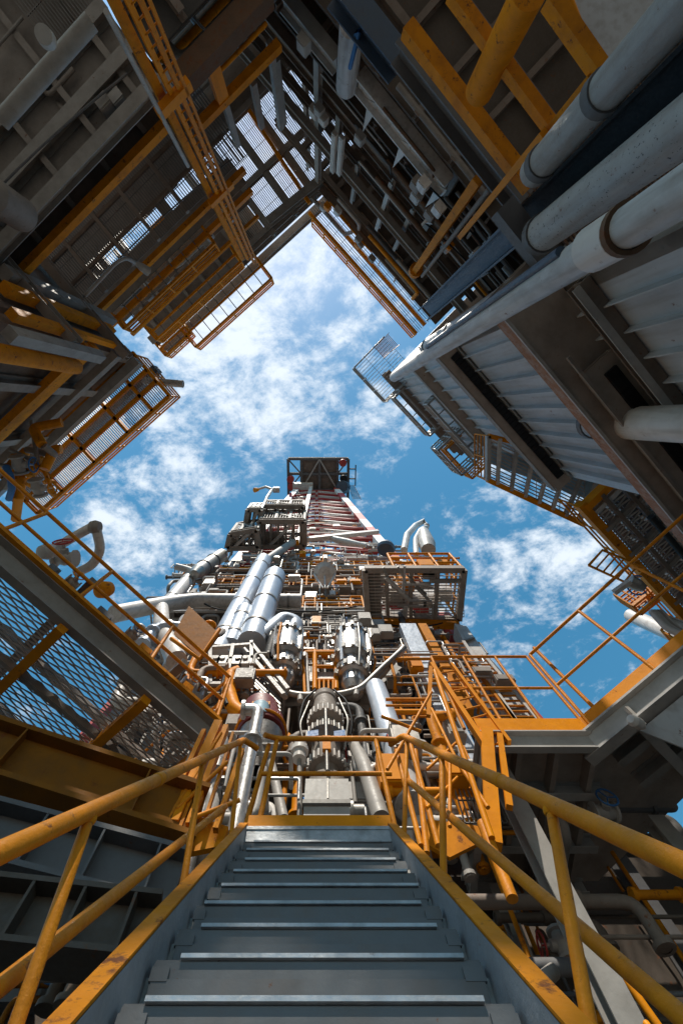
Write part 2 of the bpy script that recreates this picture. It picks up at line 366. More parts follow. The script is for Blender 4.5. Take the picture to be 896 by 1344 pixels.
lr = stair_rail('orange tube handrail along the left side of the stair', -1, (-.60, .81, .635), (-.577, 2.5, 2.84), (-.6, 1.056, .577), (-.60, 2.5, 2.26), (-.15, .13, .55, .95), .0215)
rr = stair_rail('orange tube handrail along the right side of the stair', 1, (.70, .847, .641), (.69, 2.56, 2.95), (.68, 1.1, .557), (.63, 2.5, 2.46), (-.2, .18, .60, .95), .0235)

ld = thing('stair_landing', 'small landing at the stair head with orange kick plate and guard rail', 'landing', (0, 2.62, 2.1))
MB().abox(-.5, .53, 2.605, 3.5, 2.13, 2.17).build('deck_plate', 'tread', ld)
MB().abox(-.45, .452, 2.57, 2.60, 2.165, 2.187).abox(-.45, .452, 2.575, 2.598, 2.09, 2.163).build('landing_lip', 'nosing', ld)
MB().abox(-.455, .475, 2.602, 2.612, 2.19, 2.29).build('kick_plate', 'orange', ld)
xs0, xs1, ztop = -.335, .475, 3.0
MB().path([(-.43, 2.55, 2.95), (xs0, 2.63, ztop), (xs1, 2.63, ztop), (.66, 2.6, 2.95)], .021, 14, bend=.05).build('top_rail', 'orange_rail', ld)
MB().tube((-.42, 2.63, 2.65), (.55, 2.63, 2.65), .017, 12).build('mid_rail', 'orange_rail', ld)
for x, xb in ((xs0, -.39), (xs1, .50)): MB().tube((x, 2.63, ztop), (xb, 2.63, 2.19), .019, 12).build('post', 'orange_rail', ld)
MB().path([(-.40, 2.66, 2.97), (-.52, 2.80, 2.2)], .019, 12).build('post', 'orange_rail', ld)
for x in (-.44, .47): MB().abox(x-.05, x+.05, 2.9, 3.0, GZ, 2.13).build('support_leg', 'grey_dark', ld)

# ================================================================== left platform (grating seen from below)
U = V((math.sin(rad(43)), math.cos(rad(43)), 0)); UN = V((-U.y, U.x, 0))       # along the edge, and outward (away from the yard)
PZ = 5.0
E0, E1 = at(0, 707, PZ), at(288, 948, PZ); E1 = E0+U*(E1-E0).dot(U); E00 = E0-U*2.6
lp = thing('grating_platform', 'brown and orange walkway of open grating overhead at the left, sky showing through', 'walkway', (E1.x, E1.y, PZ))
MB().channel(E00-Z*.20, E1-Z*.20, .12, .40, Z, .022).build('edge_beam', 'brown_grey', lp)
MB().bar(E00+V((.05, -.05, .02)), E1+V((.05, -.05, .02)), .10, .05).build('edge_strip', 'orange_worn', lp)
D = 3.2
MB().expanded(E00-Z*.33+UN*.1, (E1-E00), UN*D, .052, .24, .028, .030, .22).build('grating', 'mesh_metal', lp)
for f, w in ((.36, .13), (.72, .12), (.99, .14)): 
    a = E0+(E1-E0)*f-Z*.44; MB().bar(a, a+UN*D, .12, .14).build('cross_beam', 'orange_worn', lp)
for dd in (.9, 1.75, 2.6): MB().bar(E00+UN*dd-Z*.39, E1+UN*dd-Z*.39, .06, .09).build('stringer_bar', 'brown_grey', lp)
MB().bar(E00+UN*D-Z*.25, E1+UN*D-Z*.25, .12, .4).build('edge_beam', 'brown', lp)
for dd, zz_, w_ in ((1.3, .5, .10), (2.2, .4, .08)): MB().bar(E00+UN*dd+Z*zz_, E1+UN*(dd+.3)+Z*zz_, w_, w_).build('cable_tray', 'brown_grey', lp)
for f in (.3, .78): a = E0+(E1-E0)*f+Z*.6; MB().bar(a, a+UN*D, .12, .1).build('cable_tray', 'brown', lp)
railing(lp, [E00+UN*.02, E1+UN*.02], 1.1, 5, .030, mids=1)
railing(lp, [E1+UN*.1, E1+UN*D], 1.1, 3, .026, mids=1)
pr = thing('pipe_bundle', 'orange and grey pipes and boxes strapped along the top edge of the left grating walkway', 'pipes', E0)
for k, (dz, r, mt) in enumerate(((.14, .05, 'orange_worn'), (.30, .035, 'orange'), (.22, .03, 'grey_light'))):
    MB().path([E00+UN*(.14+.08*k)+Z*dz, E0+U*1.6+UN*(.14+.08*k)+Z*dz, E1+UN*(.14+.08*k)+Z*(dz+.05)], r, 10).build('pipe', mt, pr)
for k in range(5):
    MB().path([E00+UN*(.1+.06*k)+Z*(.35+.07*k), E0+U*(.6+.5*k)+UN*(.1+.06*k)+Z*(.33+.07*k), E0+U*(1.0+.5*k)+UN*(.3+.06*k)+Z*(.2+.05*k), E1+UN*(.3+.05*k)+Z*(.12+.05*k)], rnd.choice((.02, .03, .045)), 8, bend=.1).build('pipe', rnd.choice(('orange', 'orange_worn', 'grey', 'orange')), pr)
for f in (.18, .42, .62, .84):
    m = MB(); jbox(m, E0+(E1-E0)*f+UN*.12+Z*.26, U, -UN, .14+.1*rnd.random(), .16, .10); m.build('junction_box', rnd.choice(['orange', 'grey_light', 'orange_worn', 'grey_dark']), pr)
for f in (.25, .55, .85): valve(pr, E0+(E1-E0)*f+UN*.2+Z*.55, U, .06)

# girders under the left platform
def girder(name, label, p, q, w, h, mt, strip=None, stiff=0, cat='girder'):
    p, q = V(p), V(q); t = thing(name, label, cat, p); MB().ibeam(p, q, w, h).build('beam', mt, t)
    if strip: MB().bar(p+Z*(h/2+.012), q+Z*(h/2+.012), w*1.05, .02).build('edge_strip', strip, t)
    sd, u = perp(q-p); 
    if stiff:
        for k in range(stiff): c = p+(q-p)*(k+.5)/stiff; MB().box(c, sd*w*.49, Z*h*.41, (q-p).normalized()*.008).build('stiffener', mt, t)
    return t
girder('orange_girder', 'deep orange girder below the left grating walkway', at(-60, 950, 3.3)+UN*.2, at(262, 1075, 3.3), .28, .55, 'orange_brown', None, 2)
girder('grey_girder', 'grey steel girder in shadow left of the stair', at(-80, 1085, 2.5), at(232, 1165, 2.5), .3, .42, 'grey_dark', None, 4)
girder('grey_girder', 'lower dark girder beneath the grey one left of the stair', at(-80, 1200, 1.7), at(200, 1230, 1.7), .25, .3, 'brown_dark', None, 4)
# orange column group where the left platform meets the landing
oc = thing('steel_framework', 'upright orange posts and braces between the left walkway and the landing', 'frame', (E1.x, E1.y, GZ))
for (a, b, w, h, mt) in (((287, 950), (228, 1082), .10, .12, 'orange'), ((297, 955), (248, 1085), .06, .10, 'orange'), ((318, 985), (283, 1090), .05, .07, 'orange_worn'), ((268, 960), (208, 1095), .05, .08, 'orange_worn'), ((306, 962), (268, 1080), .03, .05, 'orange_rail'), ((280, 975), (232, 1100), .03, .06, 'orange_rail')):
    y = 3.75; p, q = aty(*a, y), aty(*b, y); MB().bar(p, V((q.x, q.y, q.z)), w, h, (0, 1, 0)).build('post', mt, oc)
for a, b in (((232, 1062), (298, 1000)), ((250, 1075), (315, 1050)), ((215, 1085), (290, 962))):
    MB().tube(aty(*a, 3.7), aty(*b, 3.7), .022, 10).build('brace', 'orange_rail', oc)
MB().plate([aty(x, y, 3.85) for x, y in ((228, 1060), (300, 1085), (290, 1110), (215, 1125))], (0, .06, 0)).build('gusset_plate', 'orange_worn', oc)

# ================================================================== right platform
P1, P2 = at(628, 960, 5.0), at(772, 960, 5.0); P3 = at(896, 856, 5.0); dv = (P3-P2).normalized(); P4 = P2+dv*4.6
PB1, PB2 = V((P1.x, P1.y+2.6, 5)), V((P2.x+.1, P1.y+2.6, 5)); 
rp = thing('steel_platform', 'grey steel platform right of the stair with orange kick plates and rails', 'platform', (P1.x, P1.y, 5.0))
poly = [P1, P2, P4, P4+V((.7, .7, 0))*1.2, PB2+V((0.4, 0, 0)), PB1]
MB().plate([p+Z*-.03 for p in poly], Z*.05).build('deck_plate', 'tan', rp)
MB().bar(P1+Z*.09+V((0, -.02, 0)), P2+Z*.09+V((0, -.02, 0)), .02, .26).build('kick_plate', 'orange', rp)
MB().bar(P2+V((.02, -.01, .10)), P4+Z*.10, .02, .30).build('kick_plate', 'orange', rp)
MB().channel(P1-Z*.18, P2-Z*.18, .10, .30, Z, .02).build('edge_beam', 'grey_light', rp)
MB().ibeam(P2-Z*.17-dv*.25, P4-Z*.17, .18, .34).build('edge_beam', 'grey_light', rp)
MB().channel(PB1-Z*.18, P1-Z*.18, .10, .34, Z, .02).build('edge_beam', 'grey_light', rp)
for f in (.33, .68, 1.0): a = P1.lerp(PB1, f)-Z*.13; MB().ibeam(a, a+V((1.75, 0, 0)), .12, .2).build('deck_beam', 'grey_light', rp)
for x in (.5, 1.0, 1.5): a = P1+V((x, .05, -.11)); MB().bar(a, a+V((0, 2.5, 0)), .07, .15).build('deck_beam', 'tan', rp)
for f in (.12, .25, .38, .55, .8): a = P2+dv*4.6*f-Z*.16; MB().ibeam(a, a+V((.7, .7, 0))*1.6, .14, .24).build('deck_beam', 'grey_light', rp)
for k in (.5, 1.0): a = P2+V((.7, .7, 0))*k-Z*.12; MB().ibeam(a, a+dv*4.5, .12, .18).build('deck_beam', 'grey', rp)
a = P2+dv*.5+V((.05, .05, -.36)); MB().plate([a, a+dv*1.6, a+dv*1.6+V((.5, .5, -.9)), a+dv*.6+V((.45, .45, -.8))], V((.03, .03, 0))).build('knee_plate', 'grey_blue', rp)
top1 = [aty(570, 866, P1.y), aty(742, 864, P1.y)]
H = top1[1].z-5.0
railing(rp, [V((P1.x-.18, P1.y, 5.05)), V((P2.x+.02, P2.y, 5.05))], H, 3, .026, mids=1)
railing(rp, [P2+dv*.08+Z*.05, P4+Z*.05], H*.98, 4, .028, mids=1)
MB().path([aty(700, 850, P1.y-.05), aty(790, 940, P1.y-.05)], .03, 10).build('post', 'orange_rail', rp)
for c, h in (((P1.x+.2, P1.y+.4), 6.2), ((P1.x+.35, P1.y+2.4), 6.2), ((P2.x+.9, P2.y+1.2), 6.2)):
    MB().ibeam((c[0], c[1], GZ), (c[0], c[1], 4.72), .22, .22, (0, 1, 0)).build('column', 'grey', rp)
MB().tube((P1.x+.35, P1.y+2.3, .8), (P2.x+1.9, P2.y+1.2, 4.6), .14, 14).build('diagonal_brace', 'grey', rp)
MB().tube((P1.x+.25, P1.y+.5, 3.6), (P1.x+.75, P1.y+.5, 1.2), .035, 10).build('diagonal_brace', 'orange', rp)
lamp = thing('flood_lamp', 'pale rounded lamp cover hanging under the right platform edge', 'lamp', at(845, 950, 4.6))
c = at(845, 952, 4.55)
MB().lathe(c+V((-.2, -.1, 0)), (1, .6, 0), [(0, 0), (.05, .01), (.075, .06), (.07, .16), (.04, .22), (0, .23)], 16).build('housing', 'white', lamp)
MB().bar(c, c+Z*.32, .05, .05, (0, 1, 0)).build('bracket', 'grey', lamp)

# scaffold-like orange ladder tower between the landing and the right platform
tw = thing('ladder_tower', 'orange posts, rungs and braces of the ladder tower right of the landing', 'ladder', (1.3, 4.2, GZ))
TY = 4.25
for (a, b, w, h, mt) in (((566, 872), (640, 985), .07, .10, 'orange'), ((592, 872), (668, 975), .05, .08, 'orange'), ((565, 876), (562, 940), .06, .06, 'orange_worn'), ((638, 960), (648, 1110), .15, .12, 'orange'), ((655, 965), (668, 1060), .07, .08, 'orange')):
    MB().bar(aty(*a, TY), aty(*b, TY), w, h, (0, 1, 0)).build('post', mt, tw)
for (a, b, r) in (((570, 880), (645, 1100), .032), ((566, 930), (600, 1000), .02), ((535, 965), (575, 1110), .03), ((545, 985), (560, 1120), .03), ((520, 985), (552, 1110), .028), ((600, 1000), (640, 1060), .024), ((566, 908), (508, 1010), .02), ((598, 975), (560, 1010), .016), ((600, 1020), (560, 1060), .016), ((590, 1000), (590, 1085), .02), ((632, 1080), (672, 1180), .05), ((552, 960), (500, 940), .022)):
    MB().tube(aty(*a, 4.0), aty(*b, 3.9), r, 10).build('brace', rnd.choice(['orange_rail', 'orange', 'orange_rail']), tw)
MB().tube(aty(506, 918, 5.0), aty(562, 918, 5.0), .03, 10).build('cross_rail', 'orange_rail', tw)
MB().tube(aty(506, 926, 5.0), aty(562, 926, 5.0), .022, 10).build('cross_rail', 'orange_rail', tw)
for k in range(9):
    f = k/8; a, b = aty(572+70*f, 884+96*f, TY), aty(600+62*f, 880+92*f, TY); MB().tube(a, b, .014, 6).build('rung', 'orange_rail', tw)
MB().plate([aty(x, y, 4.4) for x, y in ((560, 1075), (635, 1085), (640, 1100), (590, 1125), (555, 1105))], (0, .05, 0)).build('gusset_plate', 'orange_worn', tw)
o1 = aty(585, 1000, 5.2); m = MB().grating(o1, (aty(610, 1080, 5.2)-o1), V((.55, 0, 0)), .06, h=.03, t=.012, rods=.3); m.build('grating_panel', 'grate', tw)

# dark lower structure right and left of the stair
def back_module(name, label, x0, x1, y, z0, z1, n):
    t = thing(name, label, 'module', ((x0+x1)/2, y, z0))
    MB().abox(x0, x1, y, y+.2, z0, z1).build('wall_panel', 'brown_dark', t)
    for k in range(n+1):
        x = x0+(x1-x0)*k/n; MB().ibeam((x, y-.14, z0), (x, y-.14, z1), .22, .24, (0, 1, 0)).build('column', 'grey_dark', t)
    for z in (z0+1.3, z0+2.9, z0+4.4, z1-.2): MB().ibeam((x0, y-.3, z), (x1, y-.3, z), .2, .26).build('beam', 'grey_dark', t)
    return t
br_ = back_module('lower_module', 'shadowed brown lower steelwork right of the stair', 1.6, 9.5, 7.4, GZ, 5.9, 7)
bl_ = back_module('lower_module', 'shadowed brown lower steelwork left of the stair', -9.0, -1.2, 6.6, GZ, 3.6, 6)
def pipe_group(name, label, items, loc, valves=()):
    t = thing(name, label, 'pipes', loc)
    for pts, r, mt in items: MB().path(pts, r, 12, bend=r*2.2).build('pipe', mt, t)
    for c, ax, r in valves: valve(t, c, ax, r)
    return t
pipe_group('process_pipes', 'grey and orange pipes in the shadow under the right platform', [
    ([(1.3, 5.6, GZ), (1.3, 5.6, 1.4), (2.6, 5.6, 1.5), (4.8, 5.4, 1.5)], .11, 'grey'), ([(1.9, 5.0, GZ), (1.9, 5.0, 2.2), (1.9, 6.5, 2.6)], .07, 'grey_light'),
    ([(2.4, 4.9, GZ), (2.4, 4.9, .9), (3.9, 4.9, .9)], .05, 'orange'), ([(2.7, 5.2, .2), (4.6, 5.2, .3)], .15, 'grey_dark'), ([(1.5, 4.4, GZ), (1.5, 4.4, 2.3), (2.2, 5.1, 2.9)], .06, 'grey')],
    (2.5, 5.2, GZ), [((1.9, 5.0, 1.2), (0, 0, 1), .09), ((3.1, 4.9, .9), (1, 0, 0), .07)])
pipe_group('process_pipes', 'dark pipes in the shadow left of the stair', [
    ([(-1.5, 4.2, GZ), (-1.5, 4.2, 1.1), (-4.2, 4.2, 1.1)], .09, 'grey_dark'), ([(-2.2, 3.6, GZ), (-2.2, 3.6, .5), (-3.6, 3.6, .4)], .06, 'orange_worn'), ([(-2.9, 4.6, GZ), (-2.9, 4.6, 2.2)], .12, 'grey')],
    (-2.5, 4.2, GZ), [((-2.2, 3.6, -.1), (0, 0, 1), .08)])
tk = thing('small_tank', 'rounded grey tank below the right stair rail', 'tank', (1.75, 3.0, GZ))
MB().lathe((1.62, 2.9, GZ), Z, [(0, 0), (.30, 0), (.30, 1.75), (.27, 1.9), (.18, 2.0), (0, 2.04)], 28).build('shell', 'grey_light', tk)
MB().torus((1.62, 2.9, .0), Z, .31, .02, 28, 6).build('hoop', 'orange', tk)
for dx in (-.15, .25): MB().tube((1.62+dx, 2.75, .4), (1.62+dx, 3.4, 1.7), .02, 8).build('pipe', 'orange', tk)

# ================================================================== the tall modules round the yard
HT = 24.0
NW = Wall(280, 400, HT, rad(-51)); NE = Wall(470, 340, HT, rad(45)); RW = Wall(510, 492, HT, rad(45)); WW = Wall(215, 495, 18.0, rad(-51))
def sortp(a, b, W): return (a, b) if (a-W.o).dot(W.d) < (b-W.o).dot(W.d) else (b, a)
def floor_plate(parent, W, s0, s1, z, o0, o1, mt, name='deck_plate', th=.06):
    MB().plate([W.pt(s0, z, o0), W.pt(s1, z, o0), W.pt(s1, z, o1), W.pt(s0, z, o1)], Z*th).build(name, mt, parent)
def joists(parent, W, s0, s1, z, o0, o1, n, w, h, mt, name='deck_beam'):
    for k in range(n):
        s = s0+(s1-s0)*(k+.5)/n; MB().ibeam(W.pt(s, z-h/2-.005, o0), W.pt(s, z-h/2-.005, o1), w, h).build(name, mt, parent)
def longs(parent, W, s0, s1, z, offs, w, h, mt, name='deck_beam'):
    for o in offs: MB().ibeam(W.pt(s0, z-h/2-.01, o), W.pt(s1, z-h/2-.01, o), w, h).build(name, mt, parent)

# ---------------------------------------------------------------- right wall: stiffened plating with girders
sA = RW.sz(512, 492)[0]; sB = RW.sz(657, 602)[0]
rw = thing('plated_wall', 'high grey-blue plated wall on the right with vertical stiffeners and brown girders', 'wall', RW.pt((sA+sB)/2, GZ))
c = RW.pt((sA+sB)/2, (4.0+HT)/2, -.15); MB().box(c, RW.d*(sB-sA)/2, RW.n*.15, Z*(HT-4.0)/2).build('plating', 'grey_blue', rw)
n = 11
for k in range(1, n): s = sA+(sB-sA)*k/n; MB().bar(RW.pt(s, 4, .06), RW.pt(s, HT-.1, .06), .14, .025, RW.d).build('stiffener', 'grey_blue', rw)
MB().plate([RW.pt(sA, 5), RW.pt(sA, HT), RW.pt(sA, HT, -2.6), RW.pt(sA, 5, -2.6)], -RW.d*.001+RW.d*.2).build('end_plate', 'brown_grey', rw)
MB().plate([RW.pt(sB, 6, -.2), RW.pt(sB, HT, -.2), RW.pt(sB, HT, -7), RW.pt(sB, 6, -7)], -RW.d*.2).build('end_plate', 'grey_blue', rw)
def wall_girder(z, w, h, mt, lip=None, s_=None):
    a, b = RW.pt(sA if s_ is None else s_, z, w/2+.02), RW.pt(sB+.05, z, w/2+.02)
    o = MB().ibeam(a, b, w, h, Z, .03, .03).build('girder', mt, rw)
    if lip: MB().bar(a+RW.n*(w/2+.02), b+RW.n*(w/2+.02), .03, h*.9).build('girder_lip', lip, o)
    return z, o
z1, o = wall_girder(17.3, .32, .30, 'tan', 'brown_grey')
z2, o = wall_girder(12.9, .55, .34, 'tan', 'brown_grey')
m = MB(); 
for k in range(30): s = sA+.3+(sB-sA-.5)*k/30; m.box(RW.pt(s, z2-.19, .24), RW.d*.075, RW.n*.12, Z*.04)
m.build('cable_cleats', 'black', o)
MB().bar(RW.pt(sA, z2-.24, .07), RW.pt(sB, z2-.24, .07), .05, .10).build('cable_tray', 'galv', rw)
z3, o = wall_girder(7.45, .9, .36, 'tan', 'rust_lip', RW.sz(650, 388, .95)[0])
MB().bar(RW.pt(RW.sz(650, 388, .95)[0], z3-.2, .95), RW.pt(sB, z3-.2, .95), .05, .04).build('girder_lip', 'grey_light', o)
zt = 7.15
t_ = MB().channel(RW.pt(sA+1.2, zt, .40), RW.pt(sB, zt, .40), .55, .12, -Z, .02).build('cable_tray', 'tan', rw)
m = MB()
for k in range(26): s = sA+1.5+(sB-sA-1.9)*k/26; m.box(RW.pt(s, zt-.08, .34), RW.d*.075, RW.n*.10, Z*.04)
m.build('cable_cleats', 'black', t_)
MB().bar(RW.pt(sA+.8, zt-.1, .70), RW.pt(sB, zt-.1, .70), .05, .05).build('girder_lip', 'brown_grey', rw)
z4, o = wall_girder(6.75, .22, .26, 'brown', None)
MB().bar(RW.pt(sA, z4-.15, .27), RW.pt(sB, z4-.15, .27), .12, .02).build('girder_lip', 'grey_light', o)
for zc in (HT-.15, HT-1.3): MB().ibeam(RW.pt(sA-.3, zc, .18), RW.pt(sB+.2, zc, .18), .26, .24).build('top_beam', 'brown', rw)
railing(rw, [RW.pt(sA, HT, -.1), RW.pt(sB, HT, -.1)], 1.0, 7, .03, 'galv')
MB().plate([RW.pt(sA, HT+.0, 0), RW.pt(sB, HT+.0, 0), RW.pt(sB, HT+.0, -7), RW.pt(sA, HT+.0, -7)], Z*.12).build('roof_plate', 'grey', rw)

# vertical pipes that run up the corner of the plated wall
def vpipe(name, label, W, a, b, off, r, mt, extra=None, cat='pipe', n=20, ext=0):
    p, q = W.hit(*a, off), W.hit(*b, off); lo, hi = (p, q) if p.z < q.z else (q, p)
    if ext: lo = lo+(lo-hi)*((lo.z-GZ)/(hi.z-lo.z))
    t = thing(name, label, cat, lo); MB().tube(lo, hi, r, n).build('pipe', mt, t)
    if extra: extra(t, lo, hi, r)
    return t
def cuffs(*fr):
    def f(t, lo, hi, r):
        for k in fr:
            c = lo.lerp(hi, (k-lo.z)/(hi.z-lo.z)); MB().lathe(c-Z*.22, Z, [(r, 0), (r*1.22, .03), (r*1.22, .42), (r*1.0, .45)], 22).build('sleeve', 'white', t)
            MB().lathe(c-Z*.27, Z, [(r*1.02, 0), (r*1.27, 0), (r*1.27, .06), (r*1.02, .06)], 22).build('rusty_ring', 'rusty', t)
    return f
mat('rusty', (.14, .075, .04), .8, dirt=.5, rust=.5)
zA = RW.sz(795, 312, 1.25)[1]
vpipe('downpipe', 'big white pipe with rusty sleeve standing in front of the plated wall', RW, (880, 262), (517, 495), 1.25, .165, 'white_worn', cuffs(zA), ext=1)
def clamps(*zs):
    def f(t, lo, hi, r):
        for k in zs: MB().lathe(lo.lerp(hi, (k-lo.z)/(hi.z-lo.z)), Z, [(r, 0), (r*1.12, 0), (r*1.12, .12), (r, .12)], 20).build('clamp', 'grey_dark', t)
    return f
vpipe('downpipe', 'broad pale pipe speckled with black chips between the black column and the sleeved pipe', RW, (880, 180), (712, 306), .2, .23, 'white_chipped', clamps(6.5), ext=1)
vpipe('downpipe', 'white lagged pipe running beside the orange framed recess at upper right', NE, (880, 22), (700, 226), 2.6, .185, 'lagging', clamps(5.0, 6.2), ext=1)
t = thing('black_column', 'black painted steel column between the two white pipes at upper right', 'column', RW.pt(0, GZ))
p, q = RW.v(896, 100, 690, 288, -.3); MB().ibeam(V((p.x, p.y, GZ)), q, .42, .42, RW.d).build('column', 'black', t)
p2, q2 = RW.v(672, 305, 566, 414, -.3); MB().ibeam(q, V((q.x, q.y, q2.z)), .42, .42, RW.d).build('column_head', 'blue_beam', t)
MB().bar(*RW.h(655, 275, 728, 352, .1), .30, .22).build('bracket', 'grey_dark', t)
vpipe('downpipe', 'short white pipe with two clamps between blue column and sleeved pipe', RW, (668, 385), (560, 455), -.6, .24, 'white', clamps(14, 17))
vpipe('downpipe', 'thin blue-grey pipe alongside the sleeved white pipe', RW, (735, 330), (560, 455), 1.3, .05, 'blue_beam')
vpipe('downpipe', 'short white pipe under the lowest girder of the plated wall', RW, (960, 557), (800, 555), .5, .27, 'white', clamps(8.2))
cg = thing('corner_cage', 'small wire railed balcony hanging at the top corner of the plated wall', 'balcony', RW.pt(sA, HT-2))
pts = [RW.pt(sA+.7, HT-2.4, .1), RW.pt(sA+.7, HT-2.4, 1.3), RW.pt(sA-1.6, HT-2.4, 1.3), RW.pt(sA-1.6, HT-2.4, -.6)]
m = MB().grating(pts[3], pts[2]-pts[3], RW.d*2.3, .14, t=.02); m.build('floor_grating', 'grate', cg); railing(cg, pts, 1.3, 3, .035, 'galv', 2)
ac = thing('access_ladder', 'little plain orange ladder at the top corner of the plated wall', 'ladder', RW.pt(sA-1.0, HT-1))
ladder(ac, RW.pt(sA-1.2, HT-3.6, -.6), RW.pt(sA-1.2, HT+1.2, -.6), RW.d, .7, 'orange', False)

# ---------------------------------------------------------------- module on the upper right
s0 = NE.sz(400, 262)[0]; s1 = 14.0
ne = thing('deck_module', 'dark open steel module at upper right with stacked decks, beams and orange edge rails', 'module', NE.pt(3, GZ))
def frame(parent, W, px0, px1, off, w, h, mt, name='beam', s0=None, s1=None):
    a, b = W.h(*px0, *px1, off)
    if s0 is not None: a = W.pt(s0, a.z, off)
    if s1 is not None: b = W.pt(s1, a.z, off)
    return MB().ibeam(a, b, w, h).build(name, mt, parent)
S0 = NE.sz(414, 276)[0]; S1 = NE.sz(560, 425)[0]
floor_plate(ne, NE, S0+.1, S1+.3, 22.0, -.1, -5, 'brown'); joists(ne, NE, S0-2, S1, 22.0, -.6, -5, 9, .2, .3, 'brown_grey'); longs(ne, NE, S0-3, S1, 22.0, (-.6, -2, -3.6), .2, .35, 'brown_grey')
MB().grating(NE.pt(S0, HT-.6, -.7), NE.d*(S1-S0), NE.n*1.0, .10, h=.04, t=.018, rods=.5).build('edge_grating', 'grate', ne)
for off, z, mt in ((.45, HT-.6, 'orange_worn'), (-.70, HT-.7, 'orange'), (-.1, HT-.7, 'orange_worn')): MB().bar(NE.pt(S0, z, off), NE.pt(S1, z, off), .14, .18).build('edge_bar', mt, ne)
railing(ne, [NE.pt(S0+.2, HT-.5, .45), NE.pt(S1, HT-.5, .45)], 1.1, 9, .04, 'orange', 2)
for px, w, h, mt, off in (((445, 215), .22, .45, 'brown_grey', 0), ((455, 195), .2, .3, 'brown', -.6), ((478, 180), .25, .5, 'brown', -.4), ((497, 205), .2, .3, 'grey', -.8), ((520, 200), .18, .3, 'brown_grey', -1.2)):
    z = NE.sz(*px, off)[1]; MB().ibeam(NE.pt(S0-4, z, off), NE.pt(S1+.5, z, off), w, h).build('beam', mt, ne)
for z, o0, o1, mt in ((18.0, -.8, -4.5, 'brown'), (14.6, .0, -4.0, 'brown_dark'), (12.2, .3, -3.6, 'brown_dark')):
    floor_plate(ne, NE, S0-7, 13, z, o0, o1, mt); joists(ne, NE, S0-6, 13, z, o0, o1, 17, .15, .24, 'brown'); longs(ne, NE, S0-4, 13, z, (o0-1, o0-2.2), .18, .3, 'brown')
MB().plate([NE.pt(S0-8, 9.5, -5), NE.pt(14, 9.5, -5), NE.pt(14, 24, -5), NE.pt(S0-8, 24, -5)], -NE.n*.3).build('back_panel', 'brown', ne)
for zz_ in (11, 13.4, 16, 18.6, 21): MB().ibeam(NE.pt(S0-6, zz_, -4.7), NE.pt(8, zz_, -4.7), .25, .35).build('beam', 'grey', ne)
zb = NE.sz(530, 172, .3)[1]; a, b = NE.h(470, 112, 588, 240, .3); MB().ibeam(a, b, .34, .55, Z).build('white_beam', 'white', ne)
for f in (.12, .50, .93):
    c = a.lerp(b, f)-Z*.0; MB().plate([c+NE.n*.0+Z*.2, c-NE.n*0+Z*1.5, c+NE.d*.3+Z*.25, c+NE.d*.3], NE.n*.04).build('gusset', 'white', ne)
for a_, b_, off, w, mt in (((413, 55), (420, 240), -.2, .20, 'grey'), ((395, 80), (408, 225), -1.2, .18, 'brown_grey'), ((512, 235), (497, 303), -.1, .16, 'grey_light'), ((470, 215), (462, 265), -.2, .14, 'grey'), ((540, 270), (520, 330), -.3, .15, 'grey'), ((455, 80), (440, 190), -.6, .2, 'brown_grey'), ((620, 190), (560, 300), -.3, .2, 'brown_grey')):
    p, q = NE.v(*a_, *b_, off); MB().ibeam(p, q, w, w, NE.n).build('column', mt, ne)
a, b = NE.h(372, 0, 442, 82, .35); MB().ibeam(a, b, .3, .5).build('beam', 'grey_light', ne)
dk = girder('dark_girder', 'dark grey girder crossing the upper right module above the orange beam', *NE.h(525, 62, 688, 262, .9), .42, .55, 'grey_dark', None, 0)
girder('dark_girder', 'blue-black girder at the top edge near the white cylinder', *NE.h(440, -20, 522, 88, .7), .45, .55, 'blue_beam', None, 0)
MB().tube(*NE.h(520, 120, 640, 250, .2), .07, 10).build('pipe', 'brown_grey', ne)
og = thing('steel_framework', 'orange square steel frame with a thick orange post at upper right', 'frame', NE.pt(8, 8))
a, b = NE.h(535, 30, 692, 250, 1.3); MB().bar(a, b, .22, .24).build('beam', 'orange_worn', og)
p, q = NE.v(690, -20, 632, 125, 1.35); MB().tube(p, q, .22, 18).build('post', 'orange_worn', og)
a, b = NE.h(592, -10, 725, 170, 1.3); MB().bar(a, b, .16, .18).build('beam', 'orange_worn', og)
p, q = NE.v(782, 100, 700, 198, 1.5); MB().bar(p, q, .16, .16, NE.d).build('post', 'orange_worn', og)
a, b = NE.h(725, -10, 782, 100, 1.45); MB().bar(a, b, .16, .18).build('beam', 'orange_worn', og)
MB().grating(NE.pt(3.5, 9.6, .9), NE.d*8, -NE.n*2.6, .09, h=.05, t=.03, rods=.6, wob=.02).build('floor_grating', 'rusty', og)
p, q = NE.v(712, 172, 605, 312, 1.7); t = thing('orange_strut', 'slim orange strut crossing in front of the dark girder', 'strut', p); MB().bar(p, q, .11, .11, NE.d).build('bar', 'orange', t)
p, q = NE.v(632, 235, 545, 352, .9); t = thing('orange_strut', 'stout orange strut with a rounded foot above the blue column', 'strut', p); MB().bar(p, q, .28, .2, NE.d).build('bar', 'orange_worn', t); MB().tube(p+NE.d*.3, q+NE.d*.3, .06, 8).build('pipe', 'brown_grey', t)
MB().lathe(q, Z, [(0, -.05), (.24, 0), (.22, .3), (.12, .6), (0, .62)], 14).build('foot', 'orange_worn', t)
pl = thing('grey_sheet', 'pale grey ceiling sheet with a rounded orange edge in the upper right corner', 'panel', at(820, 20, 7.4))
MB().plate([at(x, y, 7.4) for x, y in ((742, -30), (905, -30), (905, -5), (800, 80), (785, 95), (777, 80), (768, 40))], Z*.08).build('sheet', 'grey_blue', pl)
